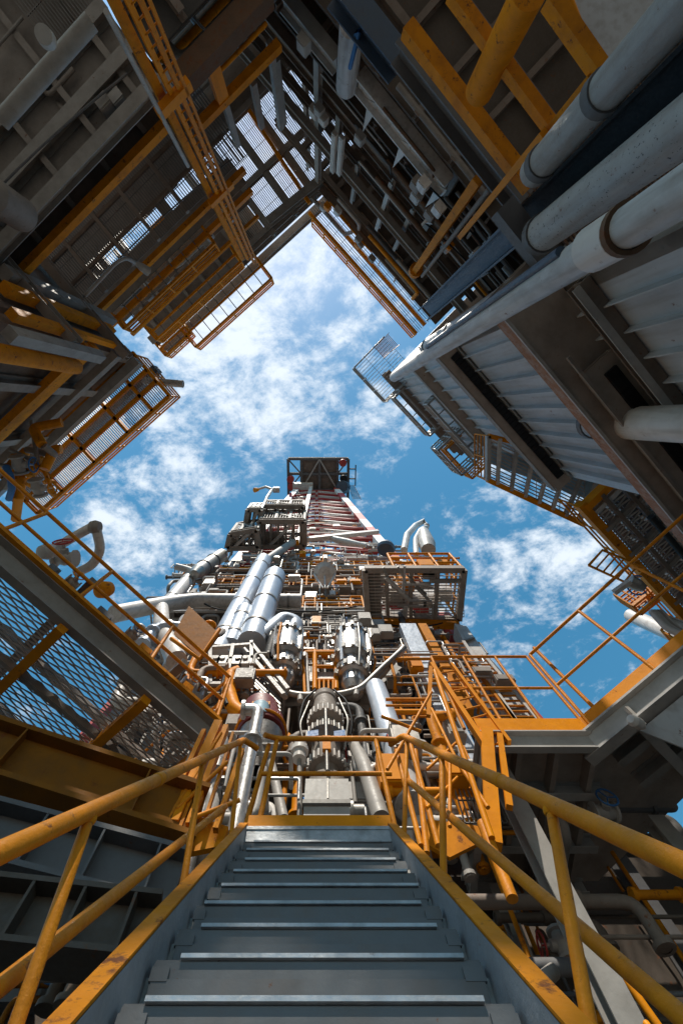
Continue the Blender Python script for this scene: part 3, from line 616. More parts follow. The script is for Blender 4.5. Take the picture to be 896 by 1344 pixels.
MB().path([at(x, y, 7.36) for x, y in ((735, -30), (762, 40), (775, 85), (782, 100))], .05, 8).build('edge_tube', 'orange_worn', pl)
wc = thing('white_cylinder', 'upright white cylinder with a blue strap hanging under the upper right module', 'vessel', NE.hit(462, 130, .5))
p, q = NE.v(452, 20, 462, 128, .5); MB().lathe(q, p-q, [(0, 0), (.20, 0), (.24, .03), (.27, .06), (.27, 1), (0, 1)], 24, rel=True).build('shell', 'white_worn', wc)
rq = NE.hit(468, 60, .8); MB().path([rq, rq+V((-.05, 0, -.25)), rq+V((.02, .05, -.45)), rq+V((-.10, 0, .6))], .05, 6).build('strap', 'blue', wc)
for k, (x, y) in enumerate(((437, 172), (446, 176))):
    p, q = NE.v(x, y, x+1, y+55, .2); t = solo('light_fitting', MB().box((p+q)/2, NE.d*.09, NE.n*.06, Z*(q-p).length/2).box((p+q)/2-Z*.02+NE.n*.07, NE.d*.05, NE.n*.012, Z*(q-p).length*.46), 'white', ('slim white light fitting left of the pair by the corner post', 'slim white light fitting right of the pair by the corner post')[k], 'light')
cr = thing('bent_bracket', 'crumpled white metal bracket and cover at the end of the white beam', 'bracket', NE.hit(560, 285, .6))
c = NE.hit(560, 285, .6); MB().plate([c, c+V((.2, .05, .2)), c+V((.35, -.2, .6)), c+V((.05, -.1, .5)), c+V((-.12, .1, .2))], V((.03, .06, .02))).build('cover', 'white', cr)
MB().path([c+V((.2, -.1, -.3)), c+V((.15, -.1, .1)), c+V((.4, -.3, .4)), c+V((.5, -.4, -.2))], .05, 8, bend=.1).build('pipe', 'grey_light', cr)
# ribbed pipe clutter along the upper right decks
for k, (lab, z, off, nn) in enumerate((('rusty pipes and boxes packed above the white gusseted beam', 15.6, -.3, 16), ('tangled grey and orange pipes under the blue column', 12.8, .4, 16), ('thin cables and pipes along the sky edge of the upper right module', 21.2, -.2, 14))):
    t = thing('pipe_rack', lab, 'pipes', NE.pt(4, z))
    for i in range(nn):
        a0 = rnd.uniform(S0-1, S1-1) if k != 1 else rnd.uniform(S1-5, S1+1); ln = rnd.uniform(1, 4); zz_ = z+rnd.uniform(-.6, 1.2); oo = off+rnd.uniform(-.5, .4); r = rnd.choice((.03, .04, .05, .09))
        pts = [NE.pt(a0, zz_, oo), NE.pt(a0+ln, zz_, oo), NE.pt(a0+ln, zz_+rnd.uniform(.5, 2), oo-rnd.uniform(0, .6))]
        MB().path(pts, r, 7, bend=r*3).build('pipe', rnd.choice(('brown_grey', 'grey', 'orange_worn', 'grey_light', 'rusty', 'grey_dark')), t)
    for i in range(7):
        m = MB(); jbox(m, NE.pt(rnd.uniform(S0, S1), z+rnd.uniform(-.3, 1), off+.3), NE.d, NE.n, .3, .35, .2); m.build('junction_box', rnd.choice(('grey_light', 'orange', 'brown_grey', 'white')), t)

# ---------------------------------------------------------------- module on the upper left
T0 = NW.sz(414, 276)[0]; T1 = NW.sz(215, 458)[0]; TA = T0-4
nw = thing('deck_module', 'dark open steel module at upper left with grating walkways and orange beams', 'module', NW.pt(6, GZ))
zE = NW.sz(280, 400)[1]; zO2 = NW.sz(212, 328)[1]; zO3 = NW.sz(226, 350)[1]; zO1 = NW.sz(122, 262)[1]
def nwh(px, off, w, h, mt, name='beam', bar=False, t0=None, t1=None):
    z = NW.sz(*px, off)[1]; a, b = NW.pt(TA if t0 is None else t0, z, off), NW.pt(T1 if t1 is None else t1, z, off)
    return (MB().bar(a, b, w, h) if bar else MB().ibeam(a, b, w, h)).build(name, mt, nw)
tl = NW.sz(330, 345)[0]                           # right end of the solid part, left of the corner grating
tm = NW.sz(345, 300)[0]
nwh((280, 400), 0, .34, .5, 'grey'); nwh((262, 392), -.2, .4, .7, 'brown_grey')
floor_plate(nw, NW, tl-1.5, T1, 23.4, -.3, -3.4, 'brown'); joists(nw, NW, tl-1.5, T1, 23.4, -.3, -3.4, 7, .2, .3, 'brown_grey')
nwh((212, 328), -.05, .17, .24, 'orange_worn', bar=True, t0=tm); nwh((226, 350), 0, .17, .24, 'orange', bar=True, t0=tm); nwh((245, 372), -.1, .12, .2, 'orange_worn', bar=True, t0=tm)
floor_plate(nw, NW, tm, T1, 19.6, -.5, -1.9, 'brown', th=.05)
MB().grating(NW.pt(tm-.3, zO2-.25, -.15), NW.n*-3.0, NW.d*(T1-tm+.3), .085, h=.05, t=.03, rods=.75).build('walkway_grating', 'grate', nw)
for f in (.15, .32, .5, .66, .84): s = tm+(T1-tm)*f; MB().bar(NW.pt(s, zO2-.35, -.1), NW.pt(s, zO2-.35, -3.2), .12, .16).build('cross_beam', 'brown_grey', nw)
for o_ in (-1.0, -1.9): MB().bar(NW.pt(tm, zO2-.33, o_), NW.pt(T1, zO2-.33, o_), .10, .1).build('cross_beam', 'brown', nw)
for o0_, o1_, s0_, s1_ in ((-.2, -1.25, 0, 1), (-1.85, -3.4, 0, 1), (-1.2, -1.9, .78, 1), (-1.2, -1.9, .36, .42)): floor_plate(nw, NW, tm+(T1-tm)*s0_, tm+(T1-tm)*s1_, 17.6+.004*s1_+.1*(s0_ > 0), o0_, o1_, 'brown_grey', th=.05)
nwh((122, 262), 0, .18, .26, 'orange_worn', bar=True, t0=NW.sz(222, 172)[0], t1=NW.sz(25, 352)[0])
tg = NW.sz(228, 168)[0]
floor_plate(nw, NW, tg, T1+4, zO1+.2, -.05, -7, 'brown'); 
for k in range(7): s = tg+(T1+3-tg)*(k+.5)/7; MB().bar(NW.pt(s, zO1+.09, -.2), NW.pt(s, zO1+.09, -3.2), .12, .2).build('deck_beam', 'brown_grey', nw)
zG = NW.sz(95, 228)[1]
floor_plate(nw, NW, tg-.2, T1+4, zG-.0, -.05, -5.5, 'brown_grey')
for px, mt in (((95, 228), 'grey'), ((80, 168), 'grey'), ((50, 110), 'grey')):
    r_ = ray(*px); zp = zG-.16; p = r_*(zp/r_.z); off = (p-NW.o).dot(NW.n); MB().ibeam(NW.pt(tg-.2, zp, off), NW.pt(T1+4, zp, off), .26, .3).build('deck_beam', mt, nw)
for k in range(8): s = tg+(T1+4-tg)*(k+.3)/8; MB().ibeam(NW.pt(s, zG-.1, -.1), NW.pt(s, zG-.1, -5.4), .14, .2).build('deck_beam', 'brown_grey', nw)
MB().grating(NW.pt(tg-.1, zG-.25, -1.5), NW.n*-2.6, NW.d*1.3, .06, h=.04, t=.018, rods=.8).build('vent_grille', 'grate', nw)
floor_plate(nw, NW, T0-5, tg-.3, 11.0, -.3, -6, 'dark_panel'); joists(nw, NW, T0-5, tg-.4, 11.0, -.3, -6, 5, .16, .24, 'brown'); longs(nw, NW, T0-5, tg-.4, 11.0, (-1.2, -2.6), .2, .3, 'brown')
MB().plate([NW.pt(T0-6, 10.2, -5.5), NW.pt(T1+5, 10.2, -5.5), NW.pt(T1+5, 15.5, -5.5), NW.pt(T0-6, 15.5, -5.5)], -NW.n*.3).build('back_panel', 'brown_grey', nw)
MB().plate([NW.pt(T0-6, 15.5, -5.5), NW.pt(tm-.5, 15.5, -5.5), NW.pt(tm-.5, 22.9, -5.5), NW.pt(T0-6, 22.9, -5.5)], -NW.n*.3).build('back_panel', 'brown_grey', nw)
for zz_ in (13.0, 15.5, 18, 20.5): MB().ibeam(NW.pt(T0-3, zz_, -5.2), NW.pt(tm, zz_, -5.2), .25, .35).build('beam', 'grey', nw)
floor_plate(nw, NW, T0-5, tm, 13.6, -2.6, -6, 'brown_grey'); joists(nw, NW, T0-3, tm, 13.6, -2.6, -6, 6, .16, .24, 'grey')
MB().bar(*NW.h(230, 108, 352, -5, .1), .4, .42).build('beam', 'rusty', nw)
a, b = NW.h(258, 162, 367, 64, .1); MB().bar(a, b, .2, .22).build('beam', 'orange_worn', nw)
MB().tube(*NW.h(285, 95, 350, 32, .1), .05, 8).build('pipe', 'orange_worn', nw)
for a_, b_, off, mt in (((270, 85), (293, 135), .1, 'orange'), ((277, 82), (300, 130), .1, 'orange'), ((293, 130), (312, 190), -.2, 'grey'), ((350, 60), (372, 165), -.4, 'grey'), ((330, 110), (345, 165), -.5, 'brown_grey'), ((360, 80), (375, 160), -1.2, 'grey')):
    p, q = NW.v(*a_, *b_, off); MB().bar(p, q, .16, .16, NW.n).build('column', mt, nw)
# corner deck of open grating with light showing through
cd = thing('corner_deck', 'open grating deck in the top corner with daylight showing through its bars', 'walkway', at(380, 240, HT))
gz = 22.6; a, b, c_ = at(372, 172, gz), at(400, 272, gz), at(255, 262, gz)
MB().plate([NW.pt(T0-7, gz, -4.6), NW.pt(tl, gz, -4.6), NW.pt(tl, gz, -8.5), NW.pt(T0-7, gz, -8.5)], Z*.08).build('deck_plate', 'brown_grey', cd)
MB().grating(NW.pt(T0-4.2, gz, -.4), NW.n*-4.2, NW.d*(tl-T0+4.2), .085, h=.05, t=.030, rods=.6, wob=.012).build('grating', 'mesh_metal', cd)
for f in (-1.3, -.7, 0, .30, .62, 1): s = T0+(tl-T0)*f; MB().ibeam(NW.pt(s, gz-.2, .1), NW.pt(s, gz-.2, -4.6), .28, .3).build('deck_beam', 'grey', cd)
for o_ in (-.3, -2.2, -4.5): MB().ibeam(NW.pt(T0-4.2, gz-.25, o_), NW.pt(tl, gz-.25, o_), .22, .3).build('deck_beam', 'grey', cd)
MB().bar(NW.pt(T0+.3, gz-.5, -4.2), NW.pt(T0+.5, gz-.5, .2), .14, .16).build('deck_bar', 'orange', cd)
MB().ibeam(at(352, 292, gz-.6), at(422, 236, gz-.6), .35, .4).build('edge_beam', 'grey', cd)
# hanging basket walkways with orange rails at the sky edge
def basket(label, W, px, z, depth, h=1.2, mt='orange', name='rail_basket', grate_=True):
    s0, s1 = sorted((W.sz(*px[0])[0], W.sz(*px[1])[0])); t = thing(name, label, 'balcony', W.pt(s0, z))
    pts = [W.pt(s0, z, -.2), W.pt(s0, z, depth), W.pt(s1, z, depth), W.pt(s1, z, -.2)]
    for a, b in zip(pts, pts[1:]): MB().bar(a, b, .09, .12).build('floor_beam', mt, t)
    MB().bar(pts[0].lerp(pts[1], .5), pts[3].lerp(pts[2], .5), .08, .1).build('floor_beam', mt, t)
    if grate_: MB().grating(pts[0], pts[1]-pts[0], W.d*(s1-s0), .55, h=.05, t=.04, rods=1.0).build('floor_bars', 'grate', t)
    railing(t, pts, h, 4, .04, mt, 2); return t
basket('orange railed basket balcony jutting from the upper left sky edge', NW, ((338, 344), (240, 432)), 22.9, 1.25, .95)
basket('narrow orange railed ledge left of the jutting basket balcony', NW, ((245, 428), (216, 458)), 22.9, .6, .9)
basket('long orange railed tier below the sky edge of the upper left module', NW, ((318, 352), (222, 446)), 20.6, .55, .8)
basket('orange railed tier at the second walkway level of the upper left module', NW, ((300, 352), (200, 440)), 17.6, .5, .8, 'orange_worn')
# vertical orange ladders and service posts
vl = thing('service_ladder', 'tall pair of orange ladder posts running up the upper left module', 'ladder', NW.pt(T0+2.5, 8))
for a_, b_, w, off, mt in (((128, -5), (322, 335), .17, .55, 'orange_worn'), ((143, -8), (330, 335), .10, .75, 'orange'), ((162, -5), (338, 340), .09, .8, 'orange_rail'), ((172, -5), (343, 340), .06, .85, 'orange_rail')):
    p, q = NW.v(*a_, *b_, off); MB().bar(p, q, w, w, NW.n).build('post', mt, vl)
p, q = NW.v(152, -5, 334, 340, .8)
for k in range(44): c = p+(q-p)*k/44; MB().tube(c-NW.d*.28, c+NW.d*.05, .02, 5).build('rung', 'orange_rail', vl)
MB().tube(*NW.v(135, 20, 250, 215, .85), .05, 8).build('cable', 'grey_light', vl)
for (x, y) in ((228, 130), (290, 255)): c = NW.hit(x, y, .8); MB().box(c, NW.d*.45, NW.n*.08, Z*.12).build('clamp', 'orange', vl)
# lights, speakers and pipes under the upper left decks
pp = thing('curved_vent', 'pale bent pipe with a cover fixed on the upper orange beam', 'pipe', NW.hit(160, 360, .3))
c0, c1, c2, c3 = NW.hit(112, 388, .5), NW.hit(152, 345, .5), NW.hit(165, 338, .5), NW.hit(178, 345, .5)
MB().path([c0, c1, c2, c3], .055, 10, bend=.2).build('pipe', 'grey_light', pp); MB().lathe(c3, V((.5, .3, .5)), [(.06, 0), (.12, .2), (.14, .45), (0, .5)], 14).build('cover', 'grey_light', pp)
lt = thing('lagged_pipe', 'grey lagged pipe with a dull lamp housing in the far upper left corner', 'pipe', NW.hit(60, 120, .2))
a, b = NW.h(-10, 150, 128, 42, .45); MB().tube(a, b, .13, 18).build('pipe', 'grey', lt)
c = NW.hit(65, 55, .8); MB().lathe(c, V((.2, .3, -1)), [(0, 0), (.10, 0), (.13, .1), (.12, .25), (0, .27)], 16).build('lamp_housing', 'grey_light', lt)
for k, (x, y, lab) in enumerate(((8, 268, 'round rusty drum hanging at the left edge under the grey deck'),)):
    c = NW.hit(x, y, .3); t = solo('hanging_drum', MB().lathe(c-Z*.6, Z, [(0, 0), (.26, .04), (.34, .2), (.34, 1.1), (0, 1.2)], 18), 'brown_grey', lab, 'drum')
for lab, z, off, t0, t1, nn in (('pipes and fittings hung under the grey decks at upper left', zG-.5, -.4, tg+.5, T1+1, 9), ('pipes and ducts tangled behind the orange cross beam near the top', 11.6, .0, T0-3.5, tg-.6, 14), ('pipes and trays on the second walkway of the upper left module', 18.6, -.3, tm+.5, T1-.5, 12)):
    t = thing('pipe_rack', lab, 'pipes', NW.pt((t0+t1)/2, z))
    for i in range(nn):
        a0 = rnd.uniform(t0, t1-1); ln = rnd.uniform(.6, 2.6); zz_ = z+rnd.uniform(-.2, .7); oo = off-rnd.uniform(0, 2.2); r = rnd.choice((.03, .05, .07, .10))
        MB().path([NW.pt(a0, zz_, oo), NW.pt(a0+ln, zz_, oo), NW.pt(a0+ln, zz_+.2, oo-rnd.uniform(.4, 1.4))], r, 7, bend=r*3).build('pipe', rnd.choice(('brown_grey', 'grey', 'grey_dark', 'grey_light', 'orange_worn')), t)
    for i in range(5):
        m = MB(); jbox(m, NW.pt(rnd.uniform(t0, t1), z+rnd.uniform(-.2, .5), off), NW.d, NW.n, .3, .35, .2); m.build('junction_box', rnd.choice(('grey_light', 'brown_grey', 'grey')), t)

# ---------------------------------------------------------------- module on the left, standing forward
W0 = WW.sz(215, 495)[0]; W1 = WW.sz(75, 622)[0]+1.0; HW = 18.0
ww = thing('deck_module', 'brown panelled module at the far left with orange posts and a railed walkway', 'module', WW.pt(2, GZ))
MB().plate([WW.pt(W0, 7, -.6), WW.pt(W0, HW-1.6, -.6), WW.pt(W0, HW-1.6, -5.4), WW.pt(W0, 7, -5.4)], WW.d*.25).build('end_plate', 'brown', ww)
zP = WW.sz(120, 520)[1]
MB().plate([WW.pt(W0, 8, -.9), WW.pt(W1+3, 8, -.9), WW.pt(W1+3, HW-1.4, -.9), WW.pt(W0, HW-1.4, -.9)], -WW.n*.25).build('wall_panel', 'brown', ww)
for px, w, h, mt, off in (((118, 533), .3, .4, 'grey', -.45), ((95, 520), .25, .35, 'brown_grey', -.5), ((62, 512), .24, .3, 'orange_worn', -.6), ((20, 545), .22, .3, 'orange_worn', -.5), ((140, 545), .3, .5, 'grey_dark', -.3)):
    z = WW.sz(*px, off)[1]; MB().bar(WW.pt(W0-.1, z, off), WW.pt(W1+1, z, off), w, h).build('beam', mt, ww)
for f in (.25, .6): s = W0+(W1-W0)*f; MB().ibeam(WW.pt(s, GZ, -.65), WW.pt(s, HW-2.2, -.65), .3, .3, WW.n).build('column', 'brown_grey', ww)
p, q = WW.v(-5, 455, 95, 486, -.15); MB().tube(V((p.x, p.y, GZ)), q, .20, 18).build('column', 'orange_worn', ww)
for px, w, h, mt in (((80, 440), .3, .4, 'orange_worn'), ((60, 420), .22, .5, 'brown_grey'), ((100, 425), .3, .5, 'grey'), ((35, 385), .3, .4, 'orange_worn'), ((120, 445), .18, .3, 'brown')):
    # verticals and horizontals on the end face
    pass
for (x0, y0, x1, y1), w, mt in (((0, 372, 150, 438), .26, 'orange_worn'), ((0, 395, 120, 455), .22, 'orange_worn'), ((0, 352, 150, 425), .32, 'brown_grey'), ((40, 405, 175, 470), .16, 'orange'), ((0, 425, 140, 478), .26, 'grey')):
    EW = s_ = None
    # end face plane: through the corner, running back along the normal
    o = WW.pt(W0-.25, 0); nrm = -WW.d
    def eh(px, py): r = ray(px, py); return r*(o.dot(nrm)/r.dot(nrm))
    a, b = eh(x0, y0), eh(x1, y1); MB().bar(V(((a.x+b.x)/2, (a.y+b.y)/2, a.z)), V(((a.x+b.x)/2, (a.y+b.y)/2, b.z)), w, w, WW.n).build('column', mt, ww)
for z in (8.5, 11.5, 14.5): MB().ibeam(WW.pt(W0-.3, z, -.2), WW.pt(W0-.3, z, -5.2), .26, .34).build('beam', 'brown_grey', ww)
zf = HW-1.2
MB().grating(WW.pt(W0, zf, -1.0), WW.n*2.0, WW.d*(W1-W0), .085, h=.05, t=.03, rods=.6, wob=.01).build('walkway_grating', 'mesh_metal', ww)
for o_, mt in ((1.0, 'orange'), (.3, 'orange_worn'), (-.2, 'orange'), (-.9, 'orange_worn')): MB().bar(WW.pt(W0, zf-.12, o_), WW.pt(W1, zf-.12, o_), .14, .2).build('walkway_beam', mt, ww)
for f in (0, .12, .3, .55, .8, 1): s = W0+(W1-W0)*f; MB().bar(WW.pt(s, zf-.14, -1.0), WW.pt(s, zf-.14, 1.0), .12, .16).build('walkway_beam', 'orange', ww)
railing(ww, [WW.pt(W0, zf, 1.0), WW.pt(W1, zf, 1.0)], 1.1, 7, .035, 'orange', 2); railing(ww, [WW.pt(W0, zf, -.9), WW.pt(W0, zf, 1.0)], 1.1, 2, .035, 'orange', 2)
sg = thing('spare_pipe', 'short grey pipe end sticking out beyond the left walkway into the sky', 'pipe', WW.pt(W0, zf+.4)); c = at(188, 500, zf+.6); d = (at(240, 504, zf+.6)-c); MB().tube(c, c+d, .14, 14).torus(c+d, d, .12, .03, 14, 6).build('pipe', 'grey_light', sg)
basket('small cluttered orange balcony at the far left above the grating walkway', WW, ((78, 640), (-30, 720)), 13.2, 1.6, 1.0, 'orange_worn')
t = thing('equipment_cluster', 'orange valves, pipes and a blue hose crowded at the far left edge', 'equipment', at(30, 640, 12))
for i in range(14):
    c = at(rnd.uniform(-10, 62), rnd.uniform(575, 655), 12.2); MB().path([c, c+V((rnd.uniform(-.8, .8), rnd.uniform(-.8, .8), rnd.uniform(-.1, .5))), c+V((rnd.uniform(-1, .4), rnd.uniform(-1, 1), rnd.uniform(.3, 1)))], rnd.choice((.06, .1, .14)), 8, bend=.15).build('pipe', rnd.choice(('orange', 'orange_worn', 'brown_grey', 'orange_worn')), t)
MB().path([at(8, 612, 11.8), at(14, 625, 11.7), at(16, 642, 11.8), at(12, 655, 12)], .09, 8).build('hose', 'blue', t)
for x, y in ((25, 610), (50, 640)): valve(t, at(x, y, 12), (0, 1, .2), .16)

# ---------------------------------------------------------------- decks at the right, beyond the plated wall
EZ = 13.0
Q0, Q1, Q2 = at(765, 667, EZ), at(862, 772, EZ), at(822, 612, EZ)
du = (Q1-Q0); du.z = 0; dvv = (Q2-Q0); dvv.z = 0
ee = thing('grating_deck', 'broad deck of brown grating edged with orange beams at the right', 'walkway', Q0)
MB().expanded(Q0, dvv, du.normalized()*7.5, .12, .5, .06, .06, .2).build('grating', 'mesh_metal', ee)
MB().bar(Q0-du.normalized()*.2, Q0+du.normalized()*7.5, .26, .34).build('edge_beam', 'orange_worn', ee)
MB().bar(Q0, Q0+dvv, .22, .36).build('edge_beam', 'orange', ee)
MB().bar(Q0+du.normalized()*.35, Q0+dvv+du.normalized()*.35, .14, .22).build('edge_beam', 'white', ee)
for k in range(6): a = Q0+du.normalized()*(1.0+1.2*k)-Z*.1; MB().bar(a, a+dvv, .12, .16).build('deck_beam', 'brown_grey', ee)
for f in (.35, .7): a = Q0+dvv*f-Z*.12; MB().bar(a, a+du.normalized()*7.4, .12, .18).build('deck_beam', 'brown', ee)
MB().bar(Q2, Q2+du.normalized()*7.5, .4, .5).build('edge_beam', 'brown', ee)
railing(ee, [Q0+Z*.2, Q0+du.normalized()*7.4+Z*.2], 1.2, 6, .035, 'orange_worn', 2)
wk = thing('rail_walkway', 'pale caged walkway with orange lip along the foot of the plated wall', 'walkway', at(700, 650, 15))
WZ = 15.0; A0, A1, A2, A3 = at(640, 630, WZ), at(764, 688, WZ), at(800, 612, WZ), at(640, 572, WZ)
MB().grating(A0, A1-A0, (A3-A0), .12, h=.05, t=.05, rods=.9, wob=.03).build('grating', 'mesh_metal', wk)
MB().bar(A0, A1, .18, .22).build('edge_beam', 'orange', wk); MB().bar(A3, A2, .16, .2).build('edge_beam', 'orange_worn', wk); MB().bar(A0, A3, .14, .2).build('edge_beam', 'grey_light', wk)
for k in range(7): f = (k+.6)/7; MB().bar(A0.lerp(A1, f)-Z*.1, A3.lerp(A2, f)-Z*.1, .10, .14).build('deck_beam', rnd.choice(('grey_light', 'brown_grey', 'white')), wk)
railing(wk, [A0, A1], 1.3, 8, .035, 'orange_rail', 3); railing(wk, [A3, A0], 1.3, 2, .03, 'orange_rail', 3); railing(wk, [A1, A2], 1.3, 3, .035, 'orange', 2)
MB().plate([A0.lerp(A3, .4)+Z*.4, A1.lerp(A2, .4)+Z*.4, A1.lerp(A2, .75)+Z*.4, A0.lerp(A3, .75)+Z*.4], Z*.05).build('cover_sheet', 'pale_blue', wk)
for k in range(5): m = MB(); jbox(m, A0.lerp(A1, .15+.17*k)+Z*.7+(A3-A0)*.3, (A1-A0), -Z, .4, .4, .3); m.build('junction_box', rnd.choice(('orange', 'white', 'grey_light', 'blue')), wk)
basket('pale railed ledge below the caged walkway against the sky', RW, ((700, 690), (800, 748)), 14.0, .9, 1.0, 'orange_rail', 'rail_ledge')
basket('thin railed ledge along the upper sky edge of the plated wall', RW, ((540, 505), (600, 560)), 22.6, .8, 1.0, 'galv', 'rail_ledge')
basket('orange railed ledge stepping along the plated wall towards the caged walkway', RW, ((612, 572), (668, 618)), 20.6, 1.0, 1.0, 'orange_rail', 'rail_ledge')
basket('pale railed ledge hung midway along the top of the plated wall', RW, ((560, 520), (640, 590)), 18.6, .55, .8, 'galv', 'rail_ledge')
basket('orange railed ledge stepping down beside the barred gate', RW, ((770, 735), (850, 800)), 12.4, .9, .9, 'orange', 'rail_ledge')
basket('little wire cage balcony at the end of the plated wall', RW, ((590, 560), (622, 592)), 19.5, 1.4, 1.3, 'galv', 'wire_balcony')
em = thing('deck_module', 'dark brown module behind the right grating deck', 'module', (13, 4, GZ))
MB().plate([Q2+Z*-15, Q2+du.normalized()*9+Z*-15, Q2+du.normalized()*9+Z*4, Q2+Z*4], dvv.normalized()*.4).build('wall_panel', 'brown_grey', em)
for k in range(5): a = Q2+du.normalized()*(.3+2*k)-dvv.normalized()*.2; MB().ibeam(V((a.x, a.y, GZ)), a+Z*3.5, .3, .3, dvv).build('column', 'brown_grey', em)
for zz_ in (-5, -3.2, -1.6, 1.2, 3.4): a = Q2-dvv.normalized()*.35+Z*zz_; MB().ibeam(a, a+du.normalized()*9, .3, .36).build('beam', 'grey_dark', em)
floor_plate(em, RW, sB, sB+9, 10.0, -.2, -4, 'brown'); joists(em, RW, sB, sB+9, 10.0, -.2, -4, 8, .2, .3, 'brown_grey')
t = thing('pipe_rack', 'dark pipes, valves and blue barrels hung beneath the right module', 'pipes', at(840, 680, 10))
for i in range(9):
    c = at(rnd.uniform(845, 910), rnd.uniform(600, 680), rnd.uniform(9, 11.5)); MB().path([c, c+RW.d*rnd.uniform(.8, 2.5), c+RW.d*2.6-RW.n*rnd.uniform(.3, 1)+Z*rnd.uniform(-.2, .8)], rnd.choice((.05, .08, .14)), 8, bend=.2).build('pipe', rnd.choice(('brown_grey', 'grey_dark', 'grey', 'orange_worn', 'black', 'grey_light')), t)
og2 = thing('barred_gate', 'small orange barred gate panel standing out against the sky at the right', 'gate', at(800, 745, 11))
gz2 = 11.0; a, b, c_, d_ = at(772, 742, gz2), at(790, 722, gz2), at(846, 745, gz2), at(828, 768, gz2)
MB().path([a, b, c_, d_, a], .035, 8).build('frame', 'orange', og2)
for k in range(1, 6): MB().tube(a.lerp(d_, k/6), b.lerp(c_, k/6), .025, 6).build('bar', 'orange', og2)
sl = thing('search_light', 'round grey searchlight with hose on the right rail corner', 'lamp', at(845, 775, 9))
c = at(836, 768, 9.3); MB().lathe(c, V((-.6, -.3, .3)), [(0, -.15), (.1, -.14), (.15, 0), (.16, .18), (.14, .19), (0, .15)], 18).build('housing', 'galv', sl); MB().bar(at(805, 778, 9), at(826, 763, 9), .1, .1).build('arm', 'white', sl); MB().torus(c, (1, .3, .5), .22, .02, 20, 6, 0, 4.5).build('hose', 'blue', sl)
vp = vpipe('downpipe', 'wide pale blue-grey duct behind the right platform rails', RW, (896, 838), (828, 808), .4, .30, 'white', None)
hb = thing('hose_bundle', 'grey wrapped hose bundle hanging on the right rail', 'hose', at(885, 825, 7)); c = at(886, 822, 6.3)
for k in range(4): MB().path([c+V((.05*k, 0, .5)), c+V((.05*k-.12, .05, 0)), c+V((.05*k-.05, .03*k, -.35)), c+V((.05*k+.1, .0, -.15)), c+V((.06*k+.1, .1, .45))], .06, 8, bend=.15).build('hose', rnd.choice(('grey_light', 'brown_grey')), hb)

# ================================================================== the drilling tower
dk_t = thing('derrick', 'tall red and white lattice drilling tower tapering to a dark crown', 'tower', (0, 9, 14))
DB, DT = 14.0, 51.0
BL = [V((-5.9, 9.0, DB)), V((5.9, 9.0, DB)), V((5.9, 18, DB)), V((-5.9, 18, DB))]
TP = [V((-2.5, 9.3, DT)), V((2.2, 9.3, DT)), V((2.2, 13.5, DT)), V((-2.5, 13.5, DT))]
def leg(i, z): f = (z-DB)/(DT-DB); return BL[i].lerp(TP[i], f)
for i in range(4): MB().bar(leg(i, DB-4), leg(i, DT), .62, .62, (0, 1, 0)).build('leg', 'stripe', dk_t)
zs = [DB+3]
while zs[-1] < DT-1.5: zs.append(zs[-1]+1.45)
for k, z in enumerate(zs):
    mt = 'red' if k % 2 else 'white'
    for i in ((0, 1), (1, 2), (3, 0), (2, 3)):
        MB().ibeam(leg(i[0], z), leg(i[1], z), .22, .28).build('girt', mt, dk_t)
    if z > 24 and k+1 < len(zs):
        z2 = zs[k+1]
        for i in ((0, 1), (1, 2), (3, 0)):
            a, b = leg(i[0], z), leg(i[1], z); m_ = leg(i[0], z2).lerp(leg(i[1], z2), .5)
            MB().bar(a, m_, .13, .13).build('brace', ('white', 'red')[k % 2], dk_t); MB().bar(b, m_, .13, .13).build('brace', ('white', 'red')[k % 2], dk_t)
        if k % 2 == 0: MB().ibeam(leg(0, z).lerp(leg(1, z), .28), leg(3, z).lerp(leg(2, z), .3), .2, .3).build('girt', 'white', dk_t)
MB().bar(leg(0, 24).lerp(leg(1, 24), .36)-V((0, .5, 0)), leg(0, DT).lerp(leg(1, DT), .36)-V((0, .5, 0)), .35, .2, (0, 1, 0)).build('cable_guide', 'white', dk_t)
for x in (-.5, .3, .9): MB().tube((x, 11.2, 20), (x*.5, 11.2, DT), .09, 8).build('hoist_cable', 'grey_dark', dk_t)
MB().box((.1, 11.2, 40), (.9, 0, 0), (0, .7, 0), (0, 0, 1.6)).build('travelling_block', 'orange_worn', dk_t)
cw = thing('crown_platform', 'dark crown platform with open side frames on top of the drilling tower', 'platform', (0, 7.5, 52))
CZ_ = 52.0
cx0, cx1, cy0, cy1 = -3.6, 3.7, 5.6, 13.8
MB().abox(-2.0, 2.4, cy0, 9.6, CZ_, CZ_+.25).build('deck_plate', 'brown', cw)
for y in (cy0, 7.4, 9.4, cy1): MB().ibeam((cx0, y, CZ_-.2), (cx1, y, CZ_-.2), .3, .45).build('beam', 'grey_dark', cw)
for x in (cx0, -2.0, .2, 2.4, cx1): MB().ibeam((x, cy0, CZ_-.25), (x, cy1, CZ_-.25), .3, .45).build('beam', 'grey_dark', cw)
for a, b in (((-3.6, 5.6), (-2, 7.4)), ((2.4, 7.4), (3.7, 5.6)), ((-3.6, 9.4), (-2, 7.4)), ((.2, 5.6), (-2, 9.4)), ((.2, 5.6), (2.4, 9.4)), ((2.4, 9.4), (3.7, 7.4))): MB().bar((*a, CZ_-.4), (*b, CZ_-.4), .16, .16).build('brace', 'grey_light' if a[0] == .2 else 'grey_dark', cw)
MB().abox(-3.0, -.6, 8.4, 9.2, CZ_-1.6, CZ_-.4).build('equipment_box', 'white', cw)
